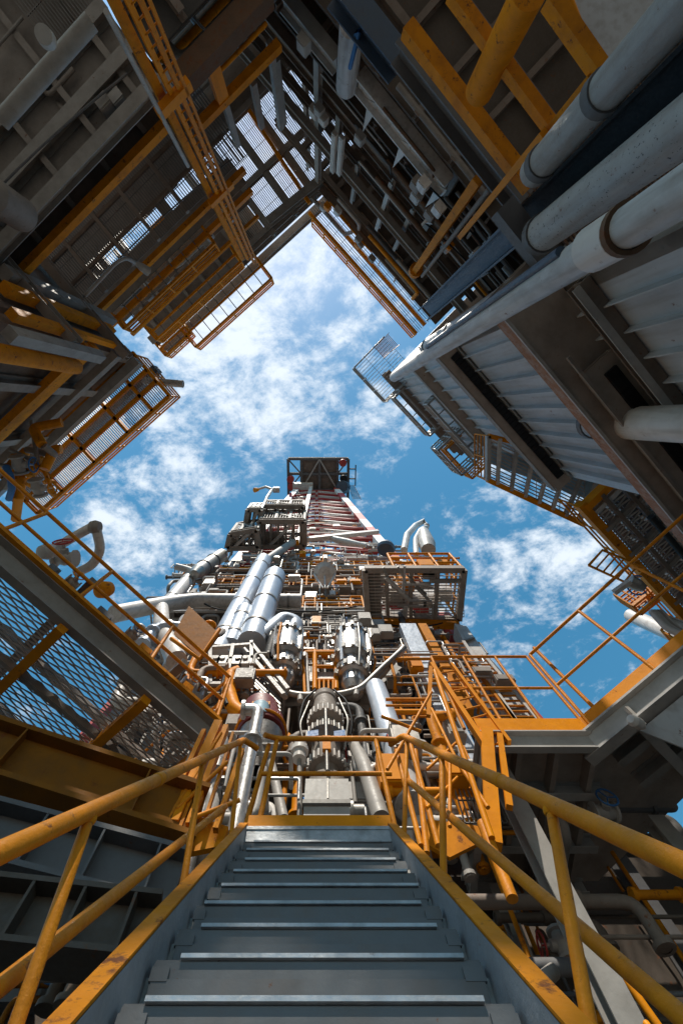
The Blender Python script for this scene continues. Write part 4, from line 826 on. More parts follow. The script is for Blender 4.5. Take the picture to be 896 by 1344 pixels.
for x, y, c in ((3.0, 6.0, 'red'), (-3.3, 8.0, 'red'), (-3.2, 8.9, 'red'), (3.1, 7.9, 'black')): MB().lathe((x, y, CZ_-1.1), Z, [(0, 0), (.45, 0), (.45, .8), (0, .8)], 14).build('drum', c, cw)
MB().lathe((2.9, 8.7, CZ_-1.6), (.2, .3, 1), [(0, 0), (.7, .1), (.9, .8), (.7, 1.3), (0, 1.3)], 16).build('sheave_cover', 'blue_beam', cw)
railing(cw, [(cx0, cy0, CZ_+.2), (cx1, cy0, CZ_+.2), (cx1, cy1, CZ_+.2), (cx0, cy1, CZ_+.2)], 1.2, 5, .06, 'grey_dark', 2, closed=True)
la = V((cx1+.5, 6.6, CZ_)); ladder(cw, V((cx1+.35, 8.8, 43)), V((cx1+.35, 8.8, CZ_)), (1, 0, 0), .8, 'black', False)
for y in (6.8, 8.0): MB().bar((cx1, y, CZ_-.3), (cx1+.9, y, CZ_-.3), .14, .14).build('outrigger', 'black', cw)
MB().tube((cx1+.9, 6.3, CZ_-.2), (cx1+.9, 8.9, CZ_-.2), .07, 6).build('outrigger', 'black', cw)

# ---------------------------------------------------------------- base of the tower: decks, walls, legs
sb = thing('substructure', 'layered steel decks and panelled walls carrying the drilling tower', 'module', (0, 9, GZ))
def deck(x0, x1, y0, y1, z, mt='brown_grey', beams=0, edge='grey_light', h=.35):
    MB().abox(x0, x1, y0, y1, z, z+.08).build('deck_plate', mt, sb)
    MB().channel((x0, y0, z-h/2+.05), (x1, y0, z-h/2+.05), .10, h, Z, .02).build('deck_edge', edge, sb)
    for k in range(beams):
        x = x0+(x1-x0)*(k+.5)/beams; MB().ibeam((x, y0+.06, z-.17), (x, y1, z-.17), .18, .30).build('deck_beam', 'brown_grey', sb)
deck(-3.4, 2.5, 7.45, 12, 10.0, 'brown_grey', 9)
deck(-6.4, 2.0, 8.0, 12, 16.4, 'brown_grey', 10, 'white')
deck(-5.6, 6.0, 8.2, 12, 19.2, 'brown_grey', 10, 'brown_grey', .2)
deck(-5.4, 5.6, 8.4, 13, 22.0, 'brown', 8, 'grey')
def rib_wall(x0, x1, y, z0, z1, mt, ribs, ribmt):
    MB().abox(x0, x1, y, y+.15, z0, z1).build('wall_panel', mt, sb)
    for k in range(ribs+1): x = x0+(x1-x0)*k/ribs; MB().abox(x-.05, x+.05, y-.10, y-.002, z0, z1).build('wall_rib', ribmt, sb)
    for f in (.33, .70): MB().abox(x0+.06, x1-.06, y-.05, y-.003, z0+(z1-z0)*f-.03, z0+(z1-z0)*f+.03).build('wall_rib', ribmt, sb)
rib_wall(-1.5, 1.7, 8.16, 12.2, 16.0, 'grey_panel', 4, 'brown_grey')
rib_wall(1.7, 3.9, 8.6, 12.6, 17.5, 'brown_grey', 3, 'brown')
rib_wall(-6.0, -1.5, 9.4, 10, 16, 'brown_grey', 5, 'grey')
rib_wall(-5.2, 5.6, 10.6, 16.5, 22, 'grey_panel', 9, 'brown_grey')
rib_wall(-7.0, 7.0, 11.8, GZ, 13, 'brown', 9, 'brown_grey')
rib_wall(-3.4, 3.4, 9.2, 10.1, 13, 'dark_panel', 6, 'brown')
for x, y, w in ((-4.3, 8.6, .5), (-2.6, 9.2, .4), (-1.9, 8.2, .4), (.95, 8.3, .22), (2.5, 8.6, .42), (4.9, 9.2, .6), (-5.8, 8.8, .5)): MB().ibeam((x, y, GZ), (x, y, 16.2), w, w, (0, 1, 0)).build('column', rnd.choice(('brown_grey', 'grey')), sb)
for z in (5.2, 7.6, 9.0, 12.4, 13.8): MB().ibeam((-5.2, 8.9, z), (3.2, 8.9, z), .26, .34).build('beam', rnd.choice(('brown_grey', 'grey', 'brown')), sb)
for a, b in (((-2.6, 9.6), (.9, 13.5)), ((2.4, 9.8), (4.8, 13.6)), ((-5.7, 10), (-2.7, 13.2)), ((2.5, 5), (.95, 8)), ((-1.9, 4.6), (-4.2, 9))): MB().ibeam((a[0], 8.75, a[1]), (b[0], 8.75, b[1]), .2, .24).build('beam', 'brown_grey', sb)
# rails of the decks
for k, (lab, pts, n_, h) in enumerate((
    ('yellow-orange guard rail along the deck beside the white dome', [(-2.2, 8.05, 16.5), (1.95, 8.05, 16.5)], 8, 1.2),
    ('orange guard rail on the left deck behind the tall white pipes', [(-5.9, 8.05, 16.5), (-2.4, 8.05, 16.5)], 7, 1.2),
    ('orange guard rail on the deck level above the white dome', [(-1.2, 8.25, 19.3), (5.2, 8.25, 19.3)], 10, 1.3),
    ('orange guard rail on the upper left deck under the lattice cage', [(-5.2, 8.25, 19.3), (-1.4, 8.25, 19.3)], 8, 1.3),
    ('orange guard rail on the highest deck at the foot of the lattice', [(-2, 8.45, 22.1), (5.3, 8.45, 22.1)], 9, 1.3))):
    t = thing('guard_rail', lab, 'railing', pts[0]); railing(t, pts, h, n_, .05, ('orange', 'orange_rail')[k % 2], 2)

# ---------------------------------------------------------------- overhanging platforms
bp = thing('overhang_platform', 'boxy overhanging platform with screened grey frame and orange rail right of the tower', 'platform', (3.9, 7, 16))
OZ = 16.0; b0, b1, b2, b3 = at(482, 808, OZ), at(600, 812, OZ), at(607, 746, OZ), at(478, 746, OZ)
MB().plate([b0.lerp(b1, .0), b0.lerp(b1, .16), b3.lerp(b2, .16), b3], Z*.08).build('deck_plate', 'brown_grey', bp)
for a, b in ((b0, b1), (b1, b2), (b2, b3), (b3, b0)): MB().bar(a-Z*.1, b-Z*.1, .22, .30).build('frame_beam', 'tan', bp)
for f in (.22, .47, .74): MB().bar(b0.lerp(b1, f)-Z*.08, b3.lerp(b2, f)-Z*.08, .14, .22).build('frame_beam', 'tan', bp)
MB().bar(b0.lerp(b1, .0)-Z*.3+V((0, .1, 0)), b0.lerp(b1, .98)-Z*.3+V((0, .1, 0)), .3, .34).build('front_beam', 'orange_worn', bp)
MB().grating(b3-Z*.1, b2-b3, b0-b3, .13, h=.03, t=.035, rods=.35).build('screen', 'mesh_metal', bp)
for k in range(8): m = MB(); jbox(m, b0.lerp(b1, rnd.uniform(.1, .9)).lerp(b3.lerp(b2, rnd.uniform(.1, .9)), rnd.uniform(.15, .85))+Z*.5, (1, 0, 0), (0, -1, 0), .6, .7, .5); m.build('equipment_box', rnd.choice(('white', 'grey_light', 'orange', 'tan')), bp)
for k in range(14):
    c = b0.lerp(b1, rnd.uniform(.08, .92)).lerp(b3.lerp(b2, rnd.uniform(.1, .9)), rnd.uniform(.12, .9))-Z*.22; d = V((rnd.choice((1, 0, .5)), rnd.choice((0, 1, .5)), 0)).normalized()
    MB().tube(c-d*rnd.uniform(.2, .9), c+d*rnd.uniform(.2, .9), rnd.choice((.04, .06, .1)), 7).build('pipe', rnd.choice(('white', 'orange', 'grey_light', 'grey', 'steel')), bp)
railing(bp, [b3+Z*.1+V((1.2, 0, 0)), b2+Z*.1, b1+Z*.1], 1.7, 3, .06, 'orange', 2)
lc = thing('lattice_cage', 'brown-grey lattice cage platform hung on the left side of the tower', 'platform', (-2.5, 7, 25))
def cage(z, px, joist, hh, mt):
    c = [at(*p, z) for p in px]; MB().grating(c[0], c[3]-c[0], c[1]-c[0], .16, h=.05, t=.04, rods=.7).build('floor_grating', 'brown_grey', lc); MB().plate([p_.lerp(c[0], .45)+Z*.06 for p_ in c], Z*.05).build('deck_plate', 'brown_grey', lc)
    for a, b in zip(c, c[1:]+c[:1]):
        MB().ibeam(a-Z*.1, b-Z*.1, .3, .4).build('frame_beam', mt, lc)
        MB().bar(a+Z*hh, b+Z*hh, .16, .2).build('frame_beam', mt, lc); MB().bar(a, b+Z*hh, .12, .12).build('brace', mt, lc)
        for k in range(3): p = a.lerp(b, k/3); MB().bar(p, p+Z*hh, .16, .16, (0, 1, 0)).build('frame_post', mt, lc)
        m = MB()
        for k in range(1, 16): p = a.lerp(b, k/16); m.bar(p, p+Z*hh, .03, .05, (0, 1, 0))
        m.build('mesh_screen', 'grate', lc)
    for k in range(joist): f = (k+.5)/joist; MB().bar(c[0].lerp(c[1], f)-Z*.06, c[3].lerp(c[2], f)-Z*.06, .14, .2).build('deck_beam', 'brown_grey', lc)
    MB().bar(c[0].lerp(c[1], .2)-Z*.2, c[3].lerp(c[2], .8)-Z*.2, .18, .18).build('brace', 'grey_light', lc)
cage(25.0, ((341, 716), (400, 716), (399, 683), (341, 683)), 6, 2.6, 'brown_grey')
cage(27.6, ((343, 684), (399, 684), (398, 664), (345, 664)), 5, 1.6, 'brown_grey')
cage(24.0, ((299, 718), (340, 718), (338, 694), (303, 700)), 5, 2.2, 'brown_grey')
cage(26.2, ((321, 700), (343, 700), (343, 668), (326, 668)), 3, 1.5, 'grey')
for c, p in (((333, 718), (375, 716)), ): pass
MB().box(at(388, 712, 24.6), (.2, 0, 0), (0, .1, 0), (0, 0, .25)).build('lamp_box', 'orange', lc)
mast = thing('camera_mast', 'small mast with a bent lamp arm above the lattice cage', 'mast', at(346, 664, 29))
p = at(346, 664, 28.5); MB().path([p, p+V((0, -.2, 2.0)), p+V((.1, -.3, 4.2))], .12, 8).build('pole', 'white', mast); q = p+V((.1, -.3, 4.2))
MB().path([q+V((.3, 0, 0)), q+V((-.5, -.2, .5)), q+V((-1.1, 0, .6))], .1, 8).build('arm', 'grey_light', mast); MB().box(q+V((.35, 0, .3)), (.25, 0, 0), (0, .2, 0), (0, 0, .2)).build('camera_head', 'grey_light', mast); MB().lathe(q+V((-1.1, 0, .4)), (-.6, 0, -.6), [(0, 0), (.14, 0), (.2, .35), (0, .36)], 12).build('lamp_head', 'orange_worn', mast)

# ---------------------------------------------------------------- tall white pipes and vessels
def pxpipe(name, label, pts, r, mt, y, cat='pipe', bend=None, rings=0, n=22, ext=None):
    P = [aty(px, py, yy) for (px, py), yy in zip(pts, y if isinstance(y, (list, tuple)) else [y]*len(pts))]
    if ext: P = [V((P[0].x, P[0].y, ext))]+P
    t = thing(name, label, cat, P[0]); MB().path(P, r, n, bend=bend).build('pipe', mt, t)
    if rings:
        for k in range(rings): c = P[-2].lerp(P[-1], (k+.5)/rings); MB().lathe(c-(P[-1]-P[-2]).normalized()*.05, (P[-1]-P[-2]).normalized(), [(r, 0), (r*1.06, .01), (r*1.06, .09), (r, .1)], n).build('band', 'galv', t)
    return t
pxpipe('exhaust_stack', 'longest white clad pipe left of the tower leaning towards the lattice cage', [(284, 862), (346, 736)], .40, 'cladding', [6.7, 7.4], rings=4)
tt = pxpipe('exhaust_stack', 'wide white clad pipe with a flat open end right of the longest one', [(330, 845), (361, 756)], .43, 'cladding', 6.6, rings=3)
pxpipe('exhaust_stack', 'short white clad pipe between the two tall ones', [(302, 850), (322, 803)], .34, 'cladding', 6.7, rings=2)
pxpipe('brace_pipe', 'slim grey pipe rising from the longest white pipe to the lattice cage', [(346, 738), (384, 712)], .22, 'grey', [7.4, 7.6])
pxpipe('manifold_pipe', 'long horizontal white pipe that curves down at its left end', [(150, 806), (215, 793), (250, 788), (330, 789), (395, 789)], .30, 'white', [6.6, 7.3, 7.6, 7.6, 7.6], bend=.7, rings=2)
pxpipe('manifold_branch', 'white branch pipe dropping from the left end of the long horizontal pipe', [(212, 798), (212, 822), (232, 868)], .26, 'white', [7.3, 6.6, 6.0], bend=.5)
pxpipe('manifold_branch', 'pale pipe rising left of the deck towards the upper left tanks', [(215, 800), (252, 755)], .34, 'white', [8.0, 8.4], rings=2)
pxpipe('manifold_branch', 'white pipe standing low behind the orange bracket plate', [(225, 880), (246, 815)], .26, 'white', 6.5, rings=2)
pxpipe('elbow_pipe', 'shiny bent pipe arching from the white stacks to the left vessel', [(343, 838), (372, 813), (388, 818), (380, 850)], .27, 'cladding', [6.6, 6.6, 6.7, 6.8], bend=.6)
pxpipe('elbow_pipe', 'dark hose arch beneath the shiny bent pipe', [(352, 862), (360, 835), (376, 828)], .16, 'black', 6.5, bend=.5)
pxpipe('standpipe', 'smooth pale blue pipe leaning beside the landing rail', [(528, 1010), (493, 903)], .23, 'cladding', [5.6, 6.2])
pxpipe('standpipe', 'lower dented white length below the pale blue pipe', [(540, 1060), (524, 1005)], .24, 'white_worn', [5.4, 5.6])
def vessel(label, bx, by, tx, ty, y, r):
    a, b = aty(bx, by, y), aty(tx, ty, y); t = thing('pressure_vessel', label, 'vessel', a); ln = (b-a).length
    R = [(0, 0), (.45, .02), (.62, .1), (.62, .22), (.85, .24), (.85, .27), (.8, .28), (.8, .42), (1.0, .45), (1.08, .45), (1.08, .50), (1.0, .51), (1.0, .84), (1.06, .85), (1.06, .90), (.9, .93), (.7, 1), (0, 1.02)]
    so = MB().lathe(a, b-a, [(q*r, h) for q, h in R], 28, rel=True).build('shell', 'steel', t)
    ax = (b-a).normalized(); sd, u = perp(ax)
    for f, q in ((.475, 1.1), (.875, 1.08), (.255, .9)):
        for k in range(14): an = 2*math.pi*k/14; d = sd*math.cos(an)+u*math.sin(an); c = a+(b-a)*f+d*r*q; MB().box(c, ax*.09, d*.05, ax.cross(d)*.05).build('bolt', 'galv', so)
    for k in range(5):
        an = math.pi*(1.1+.2*k); d = sd*math.cos(an)+u*math.sin(an); MB().path([a+(b-a)*.2+d*r*.9, a+(b-a)*.5+d*r*1.25, a+(b-a)*.88+d*r*1.15], .035, 7).build('service_tube', rnd.choice(('galv', 'orange', 'grey')), t)
    for k in range(4): an = math.pi*.5*k+.6; d = sd*math.cos(an)+u*math.sin(an); MB().bar(a+(b-a)*.28+d*r*1.02, a+(b-a)*.86+d*r*1.12, .05, .08).build('tie_bar', 'steel', t)
    MB().path([a+(b-a)*1.0, a+(b-a)*1.0+Z*.4+V((.1, 0, 0)), a+(b-a)*1.0+Z*.5+V((.5, .3, 0))], .1, 10, bend=.2).build('nozzle', 'galv', t)
    return t
vessel('banded steel vessel under the shiny bent pipe, left of the orange gate', 370, 902, 378, 832, 6.8, .50)
vessel('banded steel vessel right of the orange gate below the screened platform', 464, 912, 461, 832, 6.9, .52)
gt = thing('orange_gate', 'orange gate frame between the two banded vessels', 'gate', aty(420, 905, 6.9))
for x in (413, 441): MB().tube(aty(x, 905, 6.9), aty(x, 854, 6.9), .07, 10).build('post', 'orange', gt)
for y in (857, 875, 893): MB().tube(aty(400 if y == 857 else 413, y, 6.9), aty(446 if y == 857 else 441, y, 6.9), .07 if y == 857 else .05, 10).build('rail', 'orange', gt)
for x in (419, 425, 431, 437): MB().tube(aty(x, 905, 6.85), aty(x, 893, 6.85), .03, 8).build('bar', 'orange', gt)
for x in (400, 405): MB().tube(aty(x, 912, 6.8), aty(x-3, 858, 6.8), .04, 8).build('post', ('orange', 'grey_light')[x > 402], gt)
dp = thing('drip_pipe', 'grey pipe drooping in a shallow bowl between the two raised stair arms', 'pipe', aty(376, 911, 6.4))
MB().path([aty(x, y, 6.4) for x, y in ((318, 850), (345, 880), (375, 909), (395, 913), (445, 912), (472, 905), (500, 878), (525, 855))], .075, 10, bend=.4).build('pipe', 'galv', dp)
MB().path([aty(x, y, 6.5) for x, y in ((480, 905), (502, 884), (520, 862), (530, 850))], .09, 10).build('pipe', 'galv', dp)
for x, y in ((374, 915), (394, 920), (430, 918), (467, 913)): MB().tube(aty(x, y, 6.4), aty(x, y-9, 6.4), .07, 8).build('hanger', 'grey_light', dp)
MB().abox(-.95, .72, 7.0, 7.5, 10.05, 10.45).build('bracket_plate', 'grey_light', dp)
sg_ = thing('stair_flight', 'short grey flight with diamond treads rising right of the vessels', 'stairs', aty(480, 905, 6.9))
for o_ in (0, .5): MB().bar(aty(478, 908, 6.9)+V((0, o_, 0)), aty(520, 874, 6.9)+V((0, o_, 0)), .06, .34).build('stringer', 'grey', sg_)
for k in range(8): c = aty(480+40*k/8, 903-32*k/8, 6.9); MB().box(c+V((0, .25, 0)), (.14, 0, 0), (0, .25, 0), (0, 0, .02)).build('tread', 'galv', sg_)

# central stack of the well head seen over the landing
bo = thing('wellhead_stack', 'dark flanged equipment stack with white bolted collars over the landing rail', 'equipment', (.12, 6.0, GZ))
bx, by = .15, 6.0
def pz(py, y=6.0): r = ray(417, py); return (r*(y/r.y)).z
R = [(.0, pz(1130)), (.40, pz(1130)), (.40, pz(1030)), (.25, pz(1028)), (.25, pz(1012)), (.38, pz(1011)), (.40, pz(1000)), (.34, pz(998)), (.34, pz(975)), (.46, pz(972)), (.46, pz(966)), (.30, pz(963)), (.30, pz(952)), (.42, pz(950)), (.42, pz(940)), (.33, pz(936)), (.28, pz(922)), (.30, pz(920)), (.30, pz(915)), (.15, pz(911)), (0, pz(910))]
R = [(q*.80, h) for q, h in R]; MB().lathe((bx, by, 0), Z, R, 28).build('body', 'brown_grey', bo); bb = [o for o in bo.children][0]
for py, r_, c in ((1005, .41, 'white'), (945, .43, 'white'), (969, .47, 'galv')):
    for k in range(22): an = 2*math.pi*k/22; MB().lathe((bx+math.cos(an)*r_*.80, by+math.sin(an)*r_*.80, pz(py)-.10), Z, [(0, 0), (.026, 0), (.026, .15), (0, .15)], 6).build('bolt', c, bb)
for s in (-1, 1):
    MB().path([(bx+s*.40, by-.1, pz(985)), (bx+s*.52, by-.2, pz(960)), (bx+s*.44, by-.2, pz(930)), (bx+s*.2, by, pz(905))], .022, 8, bend=.2).build('hose', 'black', bo)
    MB().box((bx+s*.24, by-.34, pz(985)), (.10, 0, .02), (0, .03, 0), (0, 0, .07)).build('tag_plate', 'blue', bo)
MB().box((bx, by-.42, pz(1003)), (.07, 0, 0), (0, .04, 0), (0, 0, .15)).build('clamp', 'orange', bo)
MB().tube((bx, by-.42, pz(1040)), (bx, by-.42, pz(955)), .03, 8).build('rod', 'galv', bo)
for k in range(2): an = (3.6, 5.6)[k]; MB().path([(bx+math.cos(an)*.4, by+math.sin(an)*.4, pz(1000)), (bx+math.cos(an)*.55, by+math.sin(an)*.55, pz(965)), (bx+math.cos(an)*.36, by+math.sin(an)*.4, pz(930))], .02, 6, bend=.15).build('service_tube', rnd.choice(('galv', 'grey', 'blue')), bo)
wl = thing('signal_post', 'slim grey post with a white cylindrical head left of the grey cabinet', 'post', aty(393, 1075, 4.9)); a = aty(393, 1085, 4.9); b = aty(393, 990, 4.9)
MB().tube(a, b, .035, 10).build('pole', 'grey', wl); MB().lathe(b-Z*.1, Z, [(0, 0), (.10, 0), (.10, .12), (.13, .13), (.13, .2), (.09, .21), (.09, .36), (0, .38)], 16).build('head', 'white', wl)
MB().path([a+V((.12, .3, 0)), a+V((.12, .3, .5)), a+V((.0, .5, .9))], .02, 8).build('hose', 'blue', wl)
for x0_, y0_, x1_, y1_, r_, lab in ((500, 1075, 478, 1005, .12, 'grey duct rising right of the grey cabinet'), (372, 1075, 352, 985, .07, 'grey riser left of the signal post')):
    pxpipe('riser_pipe', lab, [(x0_, y0_), (x1_, y1_), (x1_-14, y1_-30)], r_, 'grey', [5.2, 5.5, 6.0], bend=.2)
gb = thing('grey_cabinet', 'grey tapered steel cabinet right behind the landing rail', 'cabinet', (.2, 4.6, 3.0))
y = 4.6; a, b, c_, d_ = aty(398, 1070, y), aty(459, 1070, y), aty(457, 1022, y), aty(401, 1022, y)
MB().plate([a, b, c_, d_], (0, .8, 0)).build('body', 'grey_light', gb)
e, f_ = aty(397, 1054, y-.02), aty(460, 1054, y-.02); MB().bar(e, f_, .06, .05).build('ledge', 'grey', gb)
MB().bar(aty(430, 1048, y-.01), aty(430, 1022, y-.01), .02, .02, (0, 1, 0)).build('rod', 'galv', gb)
MB().abox(-.2, .6, 4.7, 5.3, GZ, a.z-.002).build('plinth', 'grey_dark', gb)
dr = thing('maroon_drum', 'maroon round drum with a pale blue bolted cap left of the landing', 'drum', aty(342, 965, 5.6))
a, b = aty(342, 968, 5.6), aty(342, 932, 5.8); MB().lathe(a, b-a, [(0, 0), (.42, 0), (.44, .05), (.44, .42), (.36, .5), (.36, 1.0), (0, 1.02)], 28, rel=True).build('shell', 'maroon', dr)
MB().torus(a+(b-a)*.1, b-a, .45, .03, 28, 6).build('rim', 'orange_worn', dr); c = aty(340, 941, 5.3); MB().lathe(c, Z, [(0, 0), (.17, 0), (.17, .25), (0, .25)], 18).build('cap', 'pale_blue', dr)
for k in range(8): MB().box(c+V((-.15+.043*k, -.03, .28)), (.015, 0, 0), (0, .05, 0), (0, 0, .04)).build('bolt', 'orange', dr); MB().tube(a+V((0, 0, -.9)), a, .3, 20, .4).build('neck', 'steel', dr)

# ---------------------------------------------------------------- left of the vessels
ir = thing('instrument_rack', 'grey open frame rack below the white clad pipes', 'rack', aty(300, 885, 6.2))
x0, x1 = 276, 330
for a, b in (((276, 880), (276, 848)), ((330, 880), (330, 842)), ((276, 880), (330, 880)), ((276, 850), (330, 846)), ((300, 880), (306, 846)), ((276, 866), (330, 864)), ((330, 845), (378, 905)), ((276, 898), (276, 880)), ((276, 898), (300, 898)), ((330, 862), (372, 912))):
    MB().bar(aty(*a, 6.2), aty(*b, 6.2), .09, .09, (0, 1, 0)).build('frame_bar', 'grey_light', ir)
    if a[0] < 331 and b[0] < 331: MB().bar(aty(*a, 6.2)+V((0, .7, 0)), aty(*b, 6.2)+V((0, .7, 0)), .07, .07, (0, 1, 0)).build('frame_bar', 'grey', ir)
for x in (283, 292, 312, 322): m = MB(); c = aty(x, 872, 6.3); m.box(c, (.12, 0, 0), (0, .15, 0), (0, 0, .18)).lathe(c+V((0, -.16, .05)), (0, -1, 0), [(0, 0), (.07, 0), (.07, .03), (0, .03)], 12); m.build('gauge_box', rnd.choice(('white', 'grey_light', 'galv', 'blue_beam')), ir)
MB().grating(aty(332, 872, 6.3), aty(368, 905, 6.3)-aty(332, 872, 6.3), V((0, .8, 0)), .1, t=.02).build('tread_grating', 'galv', ir)
kb = thing('bracket_plate', 'brown orange-edged plate bracket leaning in front of the white branch pipes', 'bracket', aty(250, 850, 5.2))
MB().plate([aty(x, y, 5.2) for x, y in ((228, 832), (248, 795), (286, 830), (262, 862))], V((.05, .08, 0))).build('plate', 'orange_brown', kb)
MB().path([aty(x, y, 5.1) for x, y in ((225, 838), (262, 865), (288, 826))], .05, 8).build('edge_tube', 'orange', kb)
pc = thing('yellow_elbow', 'curved orange pipe bend left of the landing above the maroon drum', 'pipe', aty(308, 900, 6))
MB().path([aty(x, y, 6.0) for x, y in ((314, 882), (303, 886), (299, 905), (306, 930), (318, 938))], .16, 12, bend=.3).build('pipe', 'orange', pc)
MB().path([aty(x, y, 5.9) for x, y in ((296, 884), (290, 905), (298, 925))], .05, 8, bend=.2).build('hose', 'black', pc)
ut = thing('upper_tank', 'grey round-ended tank on the upper left deck corner', 'tank', aty(270, 742, 8.2))
a, b = aty(258, 752, 8.0), aty(292, 728, 8.4); MB().lathe(a, b-a, [(0, -.12), (.25, -.08), (.40, .05), (.40, .95), (.25, 1.08), (0, 1.12)], 24, rel=True).build('shell', 'galv', ut)
for f in (.25, .6): MB().torus(a+(b-a)*f, b-a, .41, .04, 24, 6).build('band', 'grey_dark', ut)
MB().path([a, a+V((-.6, 0, .5)), a+V((-1.2, -.2, .4))], .18, 10, bend=.3).build('nozzle', 'grey_light', ut)
dm = thing('white_dome', 'white half-round dome lamp on a tripod above the deck rail', 'dome', aty(426, 765, 7.4))
c = aty(426, 752, 7.4); MB().lathe(c, (0, -.5, -1), [(0, -.55), (.27, -.47), (.45, -.27), (.52, 0), (.54, .02), (.54, .06), (.48, .08), (.30, .2), (0, .24)], 28).build('shell', 'white', dm)
for dx in (-.5, 0, .5): MB().tube(c+V((dx, 0, -.1)), c+V((dx*.2, .2, -1.3)), .04, 8).build('stay', 'white', dm)

# ---------------------------------------------------------------- right side legs and goosenecks
def slab(name, label, px, y, th, mt, cat='leg', extra=None):
    t = thing(name, label, cat, aty(*px[0], y)); MB().plate([aty(x, yy, y) for x, yy in px], (0, th, 0)).build('plate', mt, t)
    if extra: extra(t)
    return t
slab('box_column', 'broad white box leg below the screened platform', [(524, 818), (545, 818), (584, 900), (634, 1000), (606, 1000), (564, 918)], 7.0, .3, 'cladding')
slab('box_column', 'orange box leg beside the broad white leg', [(548, 818), (559, 818), (622, 930), (608, 930)], 7.0, .3, 'orange_worn')
def ex(t):
    for k in range(5): a, b = aty(622+16*k, 838+22*k, 7.47), aty(608+14*k, 842+23*k, 7.47); MB().bar(a, b, .1, .06).build('seam_strip', 'grey', t)
slab('box_column', 'outermost white clad tower leg at the right against the sky', [(596, 818), (612, 822), (702, 950), (664, 950)], 7.5, .6, 'white', extra=ex)
for lab, x0, y0, x1, y1 in (('inner pale caged ladder on the right tower leg', 596, 842, 660, 945), ('outer pale caged ladder on the right tower leg', 622, 860, 690, 945)):
    t = thing('leg_ladder', lab, 'ladder', aty(x1, y1, 8.1))
    a, b = aty(x0, y0, 7.2), aty(x1, y1, 7.2)
    for dx in (-.28, .28): MB().bar(a+V((dx, 0, 0)), b+V((dx, 0, 0)), .10, .08, (0, 1, 0)).build('stringer', 'orange_rail' if dx < 0 else 'white', t)
    for k in range(14): c = a+(b-a)*(k+.5)/14; MB().tube(c-V((.28, 0, 0)), c+V((.28, 0, 0)), .03, 6).build('rung', 'orange_rail', t)
    m = MB(); jbox(m, a+(b-a)*.55+V((.1, -.1, 0)), (1, 0, 0), (0, -1, 0), .5, .25, .2); m.build('landing_box', 'brown_grey', t)
gn = thing('gooseneck_vent', 'white gooseneck vent pipe rising over the screened platform', 'pipe', aty(530, 722, 7))
MB().path([aty(x, y, 6.6) for x, y in ((530, 722), (534, 702), (545, 690), (556, 684), (560, 690))], [.17, .18, .18, .17, .15], 14).build('pipe', 'white', gn)
gn2 = thing('gooseneck_vent', 'curved vent with a wide grey bell beside the white gooseneck', 'pipe', aty(546, 725, 7))
MB().path([aty(x, y, 6.5) for x, y in ((546, 728), (545, 708), (552, 695), (560, 692))], .14, 14, bend=.4).build('pipe', 'white', gn2)
c = aty(555, 694, 6.5); d = aty(562, 722, 6.5)-c; MB().lathe(c, d, [(.13, 0), (.30, .2), (.42, .75), (.34, 1.0), (.0, .98)], 22, rel=True).build('bell', 'grey_light', gn2)
hd = thing('dark_hood', 'blue-black rounded hood at the foot of the lattice right side', 'hood', aty(506, 722, 8)); c = aty(506, 722, 8.0); MB().lathe(c, (.3, -.4, 1), [(0, -.1), (.5, 0), (.55, .2), (.4, .5), (0, .6)], 22).build('shell', 'blue_beam', hd)
du_ = thing('white_duct', 'white tapered duct lying across the lattice foot', 'duct', aty(440, 715, 8)); MB().path([aty(x, y, 7.9) for x, y in ((432, 706), (455, 712), (480, 716))], [.18, .26, .12], 14).build('pipe', 'white', du_)
tr = thing('pipe_boom', 'long striped white boom across the lattice foot', 'boom', aty(402, 706, 8)); MB().bar(aty(402, 708, 7.8), aty(496, 698, 7.8), .26, .3).build('bar', 'white', tr); MB().bar(aty(402, 705.5, 7.75), aty(496, 695.5, 7.75), .1, .1).build('stripe_rail', 'red', tr)
lg = thing('gooseneck_vent', 'white gooseneck pipe rising behind the left walkway rail', 'pipe', aty(80, 730, 1.2))
MB().path([at(x, y, 7.5) for x, y in ((60, 727), (95, 706), (122, 691), (127, 696), (133, 722), (122, 742), (100, 752))], .085, 14, bend=.18).build('pipe', 'white', lg)
c = at(123, 692, 7.5); MB().lathe(c, at(133, 692, 7.5)-c, [(0, -.06), (.11, -.05), (.13, .03), (.10, .12), (0, .13)], 14).build('elbow_cap', 'brown_grey', lg)
valve(lg, at(86, 733, 7.2), (1, 0, 0), .12)
for x, y, r_, lab in ((62, 724, .14, 'round grey valve body behind the left walkway rail, uppermost'), (137, 774, .15, 'dull orange drum behind the left walkway rail, lowermost')): solo('valve_body', MB().lathe(at(x, y, 6.8), (.3, .2, 1), [(0, -r_), (r_*.8, -r_*.8), (r_, 0), (r_*.8, r_*.8), (0, r_)], 16), 'grey_light' if x < 100 else 'orange_worn', lab, 'valve')

